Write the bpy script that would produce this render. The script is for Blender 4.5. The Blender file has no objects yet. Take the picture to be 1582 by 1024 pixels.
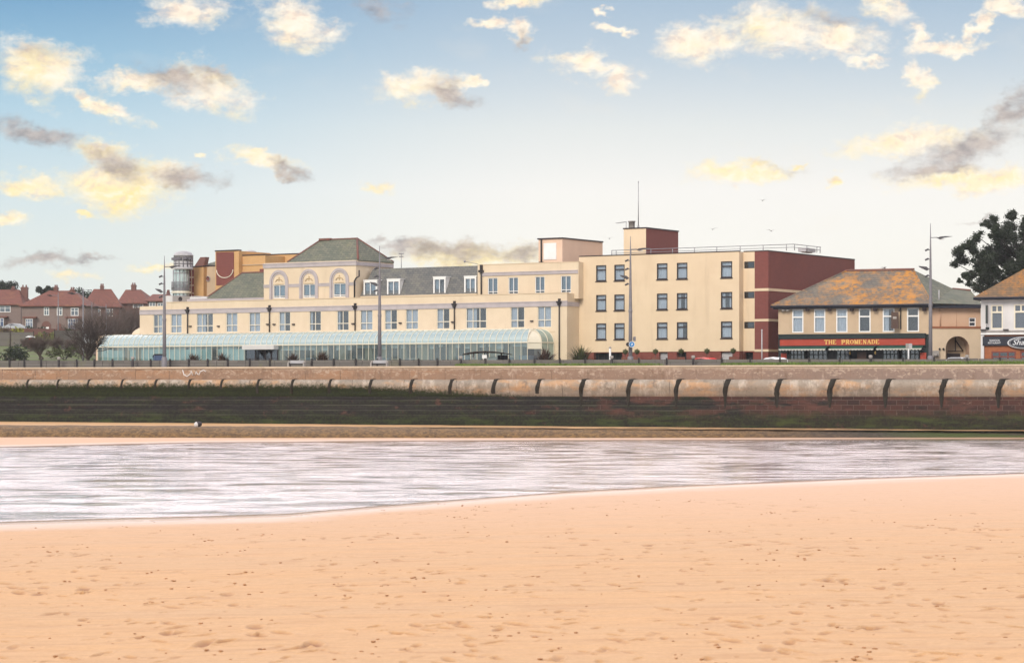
import bpy, bmesh, math, random
import numpy as np
from math import radians as R, sin, cos, pi, atan, atan2, sqrt
from mathutils import Vector, Matrix

random.seed(11)
rng = np.random.default_rng(5)
S = bpy.context.scene
COL = S.collection

# ------------------------------------------------------------------ camera, sky, sun, exposure
FPX, CX, HY, EYE = 3735.0, 791.0, 594.0, 4.0        # 85 mm lens seen at 1582 px width, horizon row, eye height
cam = bpy.data.objects.new('camera', bpy.data.cameras.new('camera')); COL.objects.link(cam)
cam.location = (0, 0, EYE); cam.rotation_euler = (R(90), 0, 0)
cam.data.lens = 85; cam.data.sensor_width = 36; cam.data.shift_y = (HY - 512) / 1582
cam.data.clip_start = 0.5; cam.data.clip_end = 6000
cam.data.dof.use_dof = True; cam.data.dof.focus_distance = 200; cam.data.dof.aperture_fstop = 5.0
S.camera = cam
S.view_settings.view_transform = 'Standard'; S.view_settings.look = 'None'
EXPO = 0.72
S.view_settings.exposure = EXPO; S.view_settings.gamma = 1
SUN_EL, SUN_AZ = 34.0, 205.0                         # degrees; azimuth clockwise from +Y (sun stands behind the camera, left)
sd = bpy.data.lights.new('sun', 'SUN'); sun = bpy.data.objects.new('sun', sd); COL.objects.link(sun)
sd.energy = 1.5; sd.angle = R(24); sd.color = (1.0, 0.93, 0.82)
_d = Vector((sin(R(SUN_AZ)) * cos(R(SUN_EL)), cos(R(SUN_AZ)) * cos(R(SUN_EL)), sin(R(SUN_EL))))
sun.rotation_euler = (-_d).to_track_quat('-Z', 'Y').to_euler(); sun.location = _d * 300

def lin(c):
    return tuple(((x / 255) / 12.92 if x <= 10 else (((x / 255) + .055) / 1.055) ** 2.4) for x in c)

class NT:
    """small helper for node trees"""
    def __init__(s, tree): s.t = tree; s.n = tree.nodes; s.l = tree.links
    def new(s, kind, **kw):
        n = s.n.new(kind)
        for k, v in kw.items(): setattr(n, k, v)
        return n
    def put(s, sock, v):
        if isinstance(v, bpy.types.NodeSocket): s.l.new(v, sock)
        else:
            if sock.type == 'RGBA' and len(v) == 3: v = (*v, 1)
            sock.default_value = v
    def math(s, op, a, b=None, c=None, clamp=False):
        n = s.new('ShaderNodeMath', operation=op); n.use_clamp = clamp
        s.put(n.inputs[0], a)
        if b is not None: s.put(n.inputs[1], b)
        if c is not None: s.put(n.inputs[2], c)
        return n.outputs[0]
    def mix(s, f, a, b, blend='MIX'):
        n = s.new('ShaderNodeMix', data_type='RGBA', blend_type=blend)
        s.put(n.inputs[0], f); s.put(n.inputs[6], a); s.put(n.inputs[7], b)
        return n.outputs[2]
    def ramp(s, f, stops, interp='LINEAR'):
        n = s.new('ShaderNodeValToRGB'); n.color_ramp.interpolation = interp
        el = n.color_ramp.elements
        while len(el) < len(stops): el.new(0.5)
        for e, (p, c) in zip(el, stops):
            e.position = p; e.color = (*c, 1) if len(c) == 3 else c
        s.put(n.inputs[0], f); return n.outputs[0]
    def mrange(s, v, a, b, c=0.0, d=1.0, smooth=True):
        n = s.new('ShaderNodeMapRange'); n.interpolation_type = 'SMOOTHSTEP' if smooth else 'LINEAR'
        s.put(n.inputs[0], v)
        for i, x in enumerate((a, b, c, d)): n.inputs[i + 1].default_value = x
        return n.outputs[0]
    def noise(s, vec, scale, detail=4, rough=.55, dist=0.0):
        n = s.new('ShaderNodeTexNoise'); s.put(n.inputs['Vector'], vec)
        n.inputs['Scale'].default_value = scale; n.inputs['Detail'].default_value = detail
        n.inputs['Roughness'].default_value = rough; n.inputs['Distortion'].default_value = dist
        return n.outputs[0]
    def scaled(s, vec, sx, sy, sz):
        n = s.new('ShaderNodeVectorMath', operation='MULTIPLY'); s.put(n.inputs[0], vec)
        n.inputs[1].default_value = (sx, sy, sz); return n.outputs[0]

def make_world():
    w = bpy.data.worlds.new('World'); S.world = w; w.use_nodes = True
    T = NT(w.node_tree); T.n.clear()
    K = 0.1
    sky = T.new('ShaderNodeTexSky', sky_type='NISHITA', sun_disc=False)
    sky.sun_elevation = R(SUN_EL); sky.sun_rotation = R(SUN_AZ); sky.air_density = 1.2; sky.dust_density = 2.0
    geo = T.new('ShaderNodeTexCoord')
    sep = T.new('ShaderNodeSeparateXYZ'); T.put(sep.inputs[0], geo.outputs['Generated'])
    az = T.math('MULTIPLY', T.math('ARCTAN2', sep.outputs[0], sep.outputs[1]), FPX)
    el = T.math('MULTIPLY', T.math('ARCSINE', sep.outputs[2]), FPX)
    e1 = T.math('DIVIDE', el, 594.0, clamp=True)
    g = lambda st: [(p, lin(c)) for p, c in st]
    left = T.ramp(e1, g([(0, (238, 239, 231)), (.35, (228, 237, 234)), (.5, (216, 232, 236)), (.68, (188, 217, 232)), (.84, (154, 195, 221)), (1, (120, 168, 205))]))
    right = T.ramp(e1, g([(0, (251, 246, 231)), (.36, (254, 252, 244)), (.5, (252, 250, 245)), (.66, (233, 237, 236)), (.85, (196, 212, 225)), (1, (172, 195, 216))]))
    base = T.mix(T.mrange(az, -800, 150), left, right)
    # clouds: ellipses on the sky sphere (pixels of arc), broken up with noise
    P = T.new('ShaderNodeCombineXYZ'); T.put(P.inputs[0], az); T.put(P.inputs[1], el)
    nv = T.scaled(P.outputs[0], 1 / 100, 1.5 / 100, 0)
    n1 = T.noise(nv, 1.9, 8, .62, .3)
    n2 = T.noise(T.scaled(P.outputs[0], 1 / 300, 1.8 / 300, 0), 2.2, 4, .5)
    def warp(scale, amp, seed):
        n = T.new('ShaderNodeTexNoise'); T.put(n.inputs['Vector'], T.scaled(P.outputs[0], scale, scale * 1.5, 0)); n.inputs['Scale'].default_value = 1; n.inputs['Detail'].default_value = 3; n.inputs['Roughness'].default_value = .6
        a = T.new('ShaderNodeVectorMath', operation='SUBTRACT'); T.put(a.inputs[0], n.outputs['Color']); a.inputs[1].default_value = (.5, .5, .5)
        return T.scaled(a.outputs[0], amp, amp * .6, 0)
    wa = T.new('ShaderNodeVectorMath', operation='ADD'); T.put(wa.inputs[0], P.outputs[0]); T.put(wa.inputs[1], warp(1 / 55, 95, 0))
    wb = T.new('ShaderNodeVectorMath', operation='ADD'); T.put(wb.inputs[0], wa.outputs[0]); T.put(wb.inputs[1], warp(1 / 16, 26, 1)); PW = wb.outputs[0]
    def blobs(lst):
        acc = None
        for b in lst:
            x, y, rx, ry = b[:4]; rot = b[4] if len(b) > 4 else 0; wt = b[5] if len(b) > 5 else 1.0
            m = T.new('ShaderNodeMapping', vector_type='TEXTURE')
            T.put(m.inputs[0], PW)
            m.inputs['Location'].default_value = (atan((x - CX) / FPX) * FPX, atan((HY - y) / FPX) * FPX, 0)
            m.inputs['Rotation'].default_value = (0, 0, R(-rot)); m.inputs['Scale'].default_value = (rx, ry, 1)
            ln = T.new('ShaderNodeVectorMath', operation='LENGTH'); T.put(ln.inputs[0], m.outputs[0])
            d = T.math('MULTIPLY_ADD', ln.outputs['Value'], -wt, wt)
            acc = d if acc is None else T.math('SMOOTH_MAX', acc, d, .12)
        return acc
    light = [(290, 18, 72, 40), (458, 34, 76, 44, 15), (60, 118, 90, 52, 10), (150, 165, 85, 20, 20), (215, 128, 80, 22), (322, 142, 86, 46, 15),
             (190, 290, 110, 52), (150, 238, 52, 28), (255, 272, 60, 26), (40, 292, 70, 26), (18, 346, 42, 14), (135, 335, 28, 9),
             (405, 253, 72, 18, 8), (650, 136, 86, 27, -3), (725, 128, 24, 12), (756, 32, 38, 12), (804, 50, 24, 27, 50), (800, 4, 52, 14), (898, 98, 66, 26, 8),
             (955, 120, 48, 26, -10), (1082, 66, 80, 42), (1200, 50, 98, 48), (1292, 64, 86, 32, 4), (1335, 98, 26, 15), (1415, 128, 26, 32),
             (1424, 66, 24, 32, -25), (1462, 82, 72, 15, -4), (1512, 52, 48, 16, -45), (1558, 20, 46, 20, 15), (1138, 270, 92, 24, -2),
             (1400, 220, 122, 27, -7), (1290, 278, 20, 9), (948, 46, 27, 11), (930, 14, 16, 9), (1372, 18, 48, 24, 30, .8), (1230, 258, 14, 7, 0, .8),
             (730, 396, 155, 24), (1500, 282, 140, 26, 0, .9), (240, 412, 60, 11, 0, .7), (110, 430, 44, 9, 0, .6), (300, 243, 16, 6, 0, .9), (595, 285, 20, 9, 0, .6)]
    grey = [(268, 126, 66, 25, 12), (330, 118, 40, 20, 10, .8), (60, 216, 82, 24, 12), (172, 256, 74, 26, 28), (285, 278, 75, 20, 4), (440, 262, 38, 14, 25), (690, 142, 58, 20, 6),
            (1495, 236, 125, 30, -17), (1560, 182, 60, 26, -32), (1440, 264, 90, 14, -4), (690, 388, 140, 20), (620, 381, 70, 11), (800, 393, 90, 15), (60, 408, 84, 14, -2),
            (130, 401, 60, 7, 0, .8), (585, 12, 55, 22, 20, .6), (1290, 36, 60, 14, 8, .6), (60, 95, 40, 16, 10, .5), (1215, 262, 30, 8, 10, .4), (1510, 345, 30, 4, 0, .5), (805, 66, 20, 18, 40, .6)]
    bl, bg = blobs(light), blobs(grey)
    # soft lobes: round puffs across an edge
    n4 = T.noise(nv, 7.0, 7, .68, .4)
    w1 = T.math('ADD', T.math('MULTIPLY_ADD', n1, 1.3, -.62), T.math('MULTIPLY_ADD', n4, .55, -.27))
    dl = T.mrange(T.math('ADD', bl, w1), -.05, .80)
    dg = T.mrange(T.math('ADD', bg, T.math('MULTIPLY', w1, .8)), -.10, .95)
    # colour: peach rim, cream body, yellow core low in the cloud
    n3 = T.noise(nv, 3.4, 5, .6)
    warm = T.mrange(T.math('MULTIPLY_ADD', n2, 1.2, T.math('MULTIPLY', el, -.0010)), .02, .48)
    body = T.mix(n3, lin((255, 232, 204)), lin((255, 248, 232)))
    yell = T.mix(n3, lin((255, 224, 140)), lin((255, 242, 188)))
    cl = T.mix(warm, body, yell)
    off = T.new('ShaderNodeVectorMath', operation='ADD'); T.put(off.inputs[0], nv); off.inputs[1].default_value = (.05, -.10, 0)
    relief = T.math('SUBTRACT', T.noise(off.outputs[0], 1.9, 8, .62, .3), n1)
    cl = T.mix(T.mrange(relief, .0, .14, 0, .6), cl, lin((228, 204, 188))); cl = T.mix(T.mrange(relief, .0, -.12, 0, .5), cl, lin((255, 250, 236)))
    br_ = T.new('ShaderNodeVectorMath', operation='SCALE'); T.put(br_.inputs[0], cl); br_.inputs['Scale'].default_value = 1.12
    c = T.mix(T.math('MULTIPLY', dl, .95), base, br_.outputs[0])
    gcol = T.mix(T.mrange(n3, .3, .7), lin((150, 140, 140)), lin((206, 190, 180)))
    c = T.mix(T.math('MULTIPLY', dg, .80), c, gcol)
    # faint veils everywhere
    veil = T.mrange(n2, .55, .8, 0, .16)
    c = T.mix(veil, c, lin((252, 240, 222)))
    k = T.new('ShaderNodeVectorMath', operation='SCALE'); T.put(k.inputs[0], c); k.inputs['Scale'].default_value = 1 / (2 ** EXPO) / K
    # bright deck added out of view to whiten the pool, clearing towards the zenith
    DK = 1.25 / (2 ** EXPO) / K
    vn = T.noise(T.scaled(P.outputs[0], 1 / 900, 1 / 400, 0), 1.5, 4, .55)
    fill_deck = T.mix(T.mrange(vn, .35, .7), (DK * .95, DK * .88, DK * .93), (DK * 1.12, DK * 1.03, DK * 1.0))
    front = T.mrange(T.math('ABSOLUTE', az), 5200, 2200, 1.0, 2.3)  # front stretch boosted so the water mirrors more light
    kd = T.new('ShaderNodeVectorMath', operation='SCALE'); T.put(kd.inputs[0], fill_deck); T.put(kd.inputs['Scale'], front); fill_deck = kd.outputs[0]
    fin = T.mix(T.mrange(el, 600, 900), k.outputs[0], fill_deck)
    fin = T.mix(T.mrange(el, 1500, 4200), fin, sky.outputs[0])
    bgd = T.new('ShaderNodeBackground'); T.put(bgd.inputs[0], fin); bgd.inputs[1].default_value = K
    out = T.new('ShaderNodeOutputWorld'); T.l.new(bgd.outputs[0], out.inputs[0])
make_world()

# ------------------------------------------------------------------ materials
def mat(name, c1, c2=None, scale=1.0, rough=.75, bump=0.0, bscale=None, stretch=(1, 1, 1), metal=0.0, spec=.3, streak=None, detail=5):
    m = bpy.data.materials.new(name); m.use_nodes = True
    T = NT(m.node_tree); p = T.n['Principled BSDF']
    co = T.new('ShaderNodeTexCoord').outputs['Object']
    v = T.scaled(co, *stretch)
    c2 = c2 or tuple(x * .8 for x in c1)
    f = T.mrange(T.noise(v, scale, detail, .6), .3, .72)
    col = T.mix(f, c1, c2)
    if streak:
        sf = T.mrange(T.noise(T.scaled(co, 1, 1, .12), streak[1], 5, .65), .52, .78, 0, streak[2])
        col = T.mix(sf, col, streak[0])
    T.put(p.inputs['Base Color'], col)
    p.inputs['Roughness'].default_value = rough; p.inputs['Metallic'].default_value = metal
    p.inputs['Specular IOR Level'].default_value = spec
    if bump:
        b = T.new('ShaderNodeBump'); b.inputs['Strength'].default_value = bump; b.inputs['Distance'].default_value = .03
        T.put(b.inputs['Height'], T.noise(v, bscale or scale * 6, 4, .6)); T.l.new(b.outputs[0], p.inputs['Normal'])
    return m

def brick_mat(name, c1, c2, mortar, bw, bh, axis='xz', rough=.85, msize=.012, patch=None, bump=.4, dark=None, offset=.5):
    """coursed masonry / slates / boards: brick texture in object space"""
    m = bpy.data.materials.new(name); m.use_nodes = True
    T = NT(m.node_tree); p = T.n['Principled BSDF']
    co = T.new('ShaderNodeTexCoord').outputs['Object']
    s = T.new('ShaderNodeSeparateXYZ'); T.put(s.inputs[0], co)
    cb = T.new('ShaderNodeCombineXYZ')
    if axis == 'xz': T.put(cb.inputs[0], T.math('ADD', s.outputs[0], s.outputs[1])); T.put(cb.inputs[1], s.outputs[2])
    br = T.new('ShaderNodeTexBrick'); T.put(br.inputs['Vector'], cb.outputs[0]); br.offset = offset
    br.inputs['Scale'].default_value = 1; br.inputs['Brick Width'].default_value = bw; br.inputs['Row Height'].default_value = bh
    br.inputs['Mortar Size'].default_value = msize; br.inputs['Mortar Smooth'].default_value = .2
    T.put(br.inputs['Color1'], c1); T.put(br.inputs['Color2'], c2); T.put(br.inputs['Mortar'], mortar)
    col = br.outputs[0]
    if patch:
        pc, psc, a, b, amt = patch
        f = T.math('MULTIPLY', T.mrange(T.noise(co, psc, 6, .68), a, b), amt)
        fine = T.mrange(T.noise(co, psc * 7, 4, .7), .35, .6)
        col = T.mix(T.math('MULTIPLY', f, fine), col, pc)
    if dark:
        f = T.mrange(T.noise(co, dark[1], 5, .6), .45, .75, 0, dark[2]); col = T.mix(f, col, dark[0])
    T.put(p.inputs['Base Color'], col); p.inputs['Roughness'].default_value = rough; p.inputs['Specular IOR Level'].default_value = .25
    b = T.new('ShaderNodeBump'); b.inputs['Strength'].default_value = bump; b.inputs['Distance'].default_value = .03; b.invert = True
    T.put(b.inputs['Height'], br.outputs['Fac']); T.l.new(b.outputs[0], p.inputs['Normal'])
    return m

def glass_mat(name, tint, refl=.32, gloss=(.9, .95, 1.0), rough=.03, body=None, bodyf=0.0, wave=True):
    m = bpy.data.materials.new(name); m.use_nodes = True
    T = NT(m.node_tree); T.n.clear()
    tr = T.new('ShaderNodeBsdfTransparent'); tr.inputs[0].default_value = (*tint, 1)
    gl = T.new('ShaderNodeBsdfGlossy'); gl.inputs[0].default_value = (*gloss, 1); gl.inputs[1].default_value = rough
    if wave:
        co = T.new('ShaderNodeTexCoord').outputs['Object']
        b = T.new('ShaderNodeBump'); b.inputs['Strength'].default_value = .06; b.inputs['Distance'].default_value = .05
        T.put(b.inputs['Height'], T.noise(co, 1.3, 2)); T.l.new(b.outputs[0], gl.inputs['Normal'])
    a = T.new('ShaderNodeMixShader')
    fr = T.new('ShaderNodeFresnel'); fr.inputs[0].default_value = 1.5
    T.put(a.inputs[0], T.math('ADD', T.math('MULTIPLY', fr.outputs[0], .8), refl, clamp=True))
    T.l.new(tr.outputs[0], a.inputs[1]); T.l.new(gl.outputs[0], a.inputs[2]); last = a
    if body:
        df = T.new('ShaderNodeBsdfDiffuse'); df.inputs[0].default_value = (*body, 1)
        a2 = T.new('ShaderNodeMixShader'); a2.inputs[0].default_value = bodyf
        T.l.new(a.outputs[0], a2.inputs[1]); T.l.new(df.outputs[0], a2.inputs[2]); last = a2
    o = T.new('ShaderNodeOutputMaterial'); T.l.new(last.outputs[0], o.inputs[0])
    return m

M = {}
M['cream'] = mat('cream_render', (.71, .585, .425), (.655, .53, .38), .5, .85, .15, 8, streak=((.47, .37, .26), .9, .42))
M['cream2'] = mat('cream_painted_brick', (.70, .56, .39), (.65, .51, .35), .45, .85, .2, 10, streak=((.47, .36, .24), .8, .40))
M['pinkcream'] = mat('pinkish_render', (.72, .52, .39), (.66, .47, .35), .5, .85, .15, 8)
M['lilac'] = mat('lilac_grey_trim', (.47, .42, .425), (.40, .36, .37), 1.2, .8)
M['slate'] = brick_mat('slate_roof', (.135, .15, .115), (.205, .20, .15), (.06, .065, .055), .42, .21, patch=((.27, .25, .14), .5, .5, .7, .5), dark=((.08, .09, .085), .35, .4))
M['slate_grey'] = brick_mat('grey_slate_roof', (.125, .13, .13), (.185, .18, .165), (.055, .055, .055), .42, .22, patch=((.25, .24, .18), .5, .5, .7, .4))
M['lichen'] = brick_mat('lichen_slate_roof', (.20, .175, .14), (.15, .14, .125), (.06, .055, .05), .38, .2, patch=((.56, .24, .04), .26, .37, .57, 1.0), dark=((.30, .27, .22), .5, .35))
M['lichen_brown'] = brick_mat('brown_lichen_roof', (.24, .15, .085), (.17, .12, .075), (.06, .05, .04), .38, .2, patch=((.45, .19, .04), .7, .42, .62, .8))
M['redtile'] = brick_mat('red_clay_tiles', (.235, .092, .068), (.19, .08, .062), (.10, .055, .045), .32, .28, patch=((.36, .19, .09), .4, .5, .7, .5), dark=((.16, .08, .07), .3, .4))
M['ridge'] = mat('ridge_tiles', (.22, .09, .07), (.16, .09, .07), 2, .8)
M['redbrick'] = brick_mat('dark_red_brick', (.20, .062, .052), (.17, .053, .046), (.19, .075, .065), .225, .075, msize=.006, bump=.2, dark=((.25, .08, .06), .3, .35))
M['plinth'] = brick_mat('red_brick_plinth', (.24, .06, .045), (.19, .05, .04), (.16, .08, .065), .225, .075, msize=.008, bump=.2)
M['orangebrick'] = brick_mat('orange_brick', (.42, .13, .045), (.33, .10, .04), (.22, .12, .08), .225, .075, msize=.009, bump=.2)
M['buffbrick'] = brick_mat('buff_brick', (.62, .37, .165), (.57, .335, .145), (.50, .32, .16), .225, .075, msize=.006, bump=.15, dark=((.47, .28, .13), .25, .4))
M['housewall'] = brick_mat('house_brick', (.24, .175, .155), (.20, .15, .135), (.20, .16, .145), .225, .075, msize=.01, bump=.15, dark=((.20, .13, .11), .4, .5))
M['housebrick'] = brick_mat('house_red_brick', (.20, .085, .07), (.165, .075, .062), (.15, .10, .085), .225, .075, msize=.01, bump=.15)
M['tan'] = mat('tan_render', (.55, .42, .285), (.48, .36, .245), .5, .85, .15, 8, streak=((.36, .28, .19), .9, .3))
M['salmon'] = mat('salmon_render', (.56, .375, .255), (.50, .33, .225), .5, .85, .15, 8)
M['white'] = mat('white_paint', (.78, .78, .76), (.70, .70, .69), 1.5, .55)
M['white_render'] = mat('white_render', (.66, .64, .635), (.58, .565, .56), .7, .8, .12, 9, streak=((.40, .37, .35), 1.0, .35))
M['frame_white'] = mat('white_window_frame', (.82, .82, .80), (.76, .76, .74), 2, .4)
M['frame_cream'] = mat('cream_window_frame', (.75, .69, .56), (.70, .64, .52), 2, .45)
M['frame_dark'] = mat('dark_brown_frame', (.035, .024, .026), (.028, .02, .022), 2, .45)
M['black'] = mat('black_iron', (.022, .018, .020), (.03, .026, .026), 3, .45)
M['navy'] = mat('navy_paint', (.015, .018, .03), (.02, .023, .035), 2, .5)
M['greenblack'] = mat('dark_green_paint', (.012, .022, .022), (.016, .028, .028), 2, .45)
M['awning'] = mat('green_awning_canvas', (.015, .09, .06), (.02, .075, .05), 3, .8)
M['awning_edge'] = mat('pale_awning_valance', (.55, .55, .48), (.45, .45, .40), 5, .8)
M['signred'] = mat('red_sign_board', (.40, .055, .03), (.35, .05, .028), 1, .5)
M['gold'] = mat('gold_lettering', (.78, .50, .14), (.70, .44, .12), 4, .35, spec=.5)
M['palegrey'] = mat('pale_grey_lettering', (.75, .76, .78), (.70, .71, .74), 4, .5)
M['room'] = mat('dark_room', (.045, .05, .06), (.03, .035, .04), .8, .9)
M['curtain'] = mat('pale_curtain', (.74, .78, .80), (.55, .59, .63), 3, .9, stretch=(6, 6, .4))
M['pane'] = glass_mat('window_glass', (.86, .89, .92), .07, (.88, .92, 1.0))
M['pane_dark'] = glass_mat('dark_window_glass', (.40, .44, .50), .10, (.8, .88, 1.0))
M['conglass'] = glass_mat('pale_green_glazing', (.64, .76, .80), .13, (.80, .90, .97), .06, (.42, .54, .57), .12)
M['conroof'] = glass_mat('frosted_vault_glazing', (.72, .86, .85), .38, (.88, .98, 1.0), .12, (.64, .78, .77), .45)
M['congreen'] = glass_mat('mint_glazing', (.66, .78, .70), .22, (.85, .97, .91), .1, (.54, .66, .59), .5)
M['panelmint'] = mat('pale_mint_panel', (.62, .76, .73), (.54, .68, .66), 1.5, .6)
M['concrete'] = mat('grey_concrete', (.36, .33, .30), (.27, .25, .235), 1.2, .85, .2, 10)
M['steel'] = mat('galvanised_steel', (.30, .29, .31), (.24, .235, .25), 3, .45, metal=.35, spec=.5)
M['mast'] = mat('grey_painted_mast', (.19, .18, .195), (.15, .145, .16), 3, .5, spec=.4)
M['lampdark'] = mat('dark_grey_casing', (.07, .068, .075), (.055, .053, .06), 3, .5)
M['tarmac'] = mat('asphalt', (.055, .055, .058), (.07, .068, .068), 1, .9, .2, 30)
M['paving'] = mat('promenade_paving', (.34, .30, .26), (.28, .25, .22), .6, .85)
M['barrier'] = brick_mat('weathered_grey_boards', (.17, .155, .14), (.135, .125, .112), (.045, .04, .036), 2.6, .235, msize=.012, bump=.5, patch=((.17, .17, .085), .6, .5, .7, .5))
M['leaf_dark'] = mat('dark_leaves', (.034, .048, .024), (.016, .026, .014), .7, .7)
M['leaf_olive'] = mat('olive_leaves', (.075, .085, .03), (.05, .06, .025), .8, .75)
M['leaf_brown'] = mat('brown_bronze_leaves', (.105, .062, .045), (.065, .042, .032), 3, .7)
M['bark'] = mat('grey_brown_bark', (.075, .056, .048), (.05, .038, .033), 3, .9)
M['twig'] = mat('brown_twigs', (.145, .105, .09), (.105, .08, .068), 2, .9)
M['grass'] = mat('grass_blades', (.14, .21, .035), (.095, .145, .03), 1.2, .8)
M['lawn'] = mat('lawn_grass', (.105, .16, .03), (.10, .085, .045), .22, .9, detail=8)
M['rubber'] = mat('tyre_rubber', (.02, .02, .02), (.025, .025, .025), 3, .8)
M['carwhite'] = mat('white_car_paint', (.74, .76, .78), (.70, .72, .74), 1, .25, spec=.6)
M['carred'] = mat('red_car_paint', (.55, .04, .03), (.5, .035, .03), 1, .25, spec=.6)
M['carsilver'] = mat('silver_car_paint', (.45, .47, .50), (.42, .44, .47), 1, .3, spec=.6)
M['carblue'] = mat('blue_car_paint', (.06, .10, .20), (.05, .09, .18), 1, .3, spec=.6)
M['signblue'] = mat('blue_sign_face', (.05, .22, .50), (.045, .20, .46), 2, .4)
M['gull'] = mat('gull_feathers', (.42, .40, .39), (.30, .29, .29), 6, .8)
M['terracotta'] = mat('terracotta_pot', (.20, .075, .05), (.16, .06, .045), 3, .8)
M['lampglass'] = mat('lamp_lens', (.6, .6, .58), (.5, .5, .5), 3, .3)
M['checker'] = brick_mat('red_and_cream_chequer', (.20, .035, .03), (.17, .03, .028), (.6, .45, .34), 1.4, .95, msize=.10, bump=0, offset=0)
M['lead'] = mat('grey_lead_sheet', (.46, .45, .46), (.36, .355, .37), 1.5, .6, stretch=(1, 1, 3))

# ------------------------------------------------------------------ mesh helpers
class MB:
    def __init__(s): s.v = []; s.f = []; s.mi = []; s.sm = []
    def add(s, vs, fs, mi=0, smooth=False):
        o = len(s.v); s.v += [tuple(map(float, p)) for p in vs]
        for f in fs: s.f.append(tuple(o + i for i in f)); s.mi.append(mi); s.sm.append(smooth)
        return s
    def box(s, x0, x1, y0, y1, z0, z1, mi=0):
        x0, x1 = min(x0, x1), max(x0, x1); y0, y1 = min(y0, y1), max(y0, y1); z0, z1 = min(z0, z1), max(z0, z1)
        vs = [(x, y, z) for z in (z0, z1) for y in (y0, y1) for x in (x0, x1)]
        return s.add(vs, [(0, 2, 3, 1), (4, 5, 7, 6), (0, 1, 5, 4), (1, 3, 7, 5), (3, 2, 6, 7), (2, 0, 4, 6)], mi)
    def quad(s, a, b, c, d, mi=0): return s.add([a, b, c, d], [(0, 1, 2, 3)], mi)
    def tri(s, a, b, c, mi=0): return s.add([a, b, c], [(0, 1, 2)], mi)
    def prism(s, pts, axis, a, b, mi=0):
        """extrude a 2-D polygon along an axis ('x','y','z') from a to b"""
        def P(p, t): return {'x': (t, p[0], p[1]), 'y': (p[0], t, p[1]), 'z': (p[0], p[1], t)}[axis]
        n = len(pts); vs = [P(p, a) for p in pts] + [P(p, b) for p in pts]
        fs = [tuple(range(n))[::-1], tuple(range(n, 2 * n))] + [(i, (i + 1) % n, n + (i + 1) % n, n + i) for i in range(n)]
        return s.add(vs, fs, mi)
    def tube(s, path, rad, n=6, mi=0, cap=True, smooth=True):
        path = [Vector(p) for p in path]
        rad = rad if isinstance(rad, (list, tuple)) else [rad] * len(path)
        vs = []; prev = None
        for i, p in enumerate(path):
            d = (path[min(i + 1, len(path) - 1)] - path[max(i - 1, 0)]).normalized()
            if prev is None: prev = Vector((0, 0, 1)) if abs(d.z) < .9 else Vector((1, 0, 0))
            a = d.cross(prev).normalized(); b = a.cross(d); prev = b
            for k in range(n):
                t = 2 * pi * k / n; vs.append(p + (a * cos(t) + b * sin(t)) * rad[i])
        fs = []
        for i in range(len(path) - 1):
            for k in range(n): fs.append((i * n + k, i * n + (k + 1) % n, (i + 1) * n + (k + 1) % n, (i + 1) * n + k))
        s.add(vs, fs, mi, smooth)
        if cap:
            o = len(s.v) - len(vs)
            s.f += [tuple(o + k for k in range(n))[::-1], tuple(o + (len(path) - 1) * n + k for k in range(n))]; s.mi += [mi, mi]; s.sm += [False, False]
        return s
    def lathe(s, prof, cx=0, cy=0, n=20, mi=0, a0=0, a1=2 * pi, smooth=True):
        full = abs(a1 - a0 - 2 * pi) < 1e-6; m = n if full else n + 1; vs = []
        for r, z in prof:
            for k in range(m):
                t = a0 + (a1 - a0) * k / n; vs.append((cx + r * cos(t), cy + r * sin(t), z))
        fs = []
        for i in range(len(prof) - 1):
            for k in range(n):
                k2 = (k + 1) % m; fs.append((i * m + k, i * m + k2, (i + 1) * m + k2, (i + 1) * m + k))
        return s.add(vs, fs, mi, smooth)
    def blob(s, c, rx, ry, rz, n=10, m=7, mi=0, jit=0.0, rnd=random):
        vs = [(c[0], c[1], c[2] - rz)]
        for i in range(1, m):
            a = -pi / 2 + pi * i / m
            for k in range(n):
                t = 2 * pi * k / n; j = 1 + rnd.uniform(-jit, jit)
                vs.append((c[0] + rx * j * cos(a) * cos(t), c[1] + ry * j * cos(a) * sin(t), c[2] + rz * j * sin(a)))
        vs.append((c[0], c[1], c[2] + rz)); fs = [(0, 1 + (k + 1) % n, 1 + k) for k in range(n)]
        for i in range(m - 2):
            for k in range(n): fs.append((1 + i * n + k, 1 + i * n + (k + 1) % n, 1 + (i + 1) * n + (k + 1) % n, 1 + (i + 1) * n + k))
        L = len(vs) - 1; fs += [(L, 1 + (m - 2) * n + k, 1 + (m - 2) * n + (k + 1) % n) for k in range(n)]
        return s.add(vs, fs, mi, True)
    def build(s, name, mats, parent=None, fix=False):
        me = bpy.data.meshes.new(name); me.from_pydata(s.v, [], s.f)
        if not isinstance(mats, (list, tuple)): mats = [mats]
        for m in mats: me.materials.append(m)
        me.polygons.foreach_set('material_index', s.mi); me.polygons.foreach_set('use_smooth', s.sm)
        if fix:
            bm = bmesh.new(); bm.from_mesh(me); bmesh.ops.recalc_face_normals(bm, faces=bm.faces); bm.to_mesh(me); bm.free()
        me.update()
        o = bpy.data.objects.new(name, me); COL.objects.link(o)
        if parent: o.parent = parent
        return o

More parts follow.
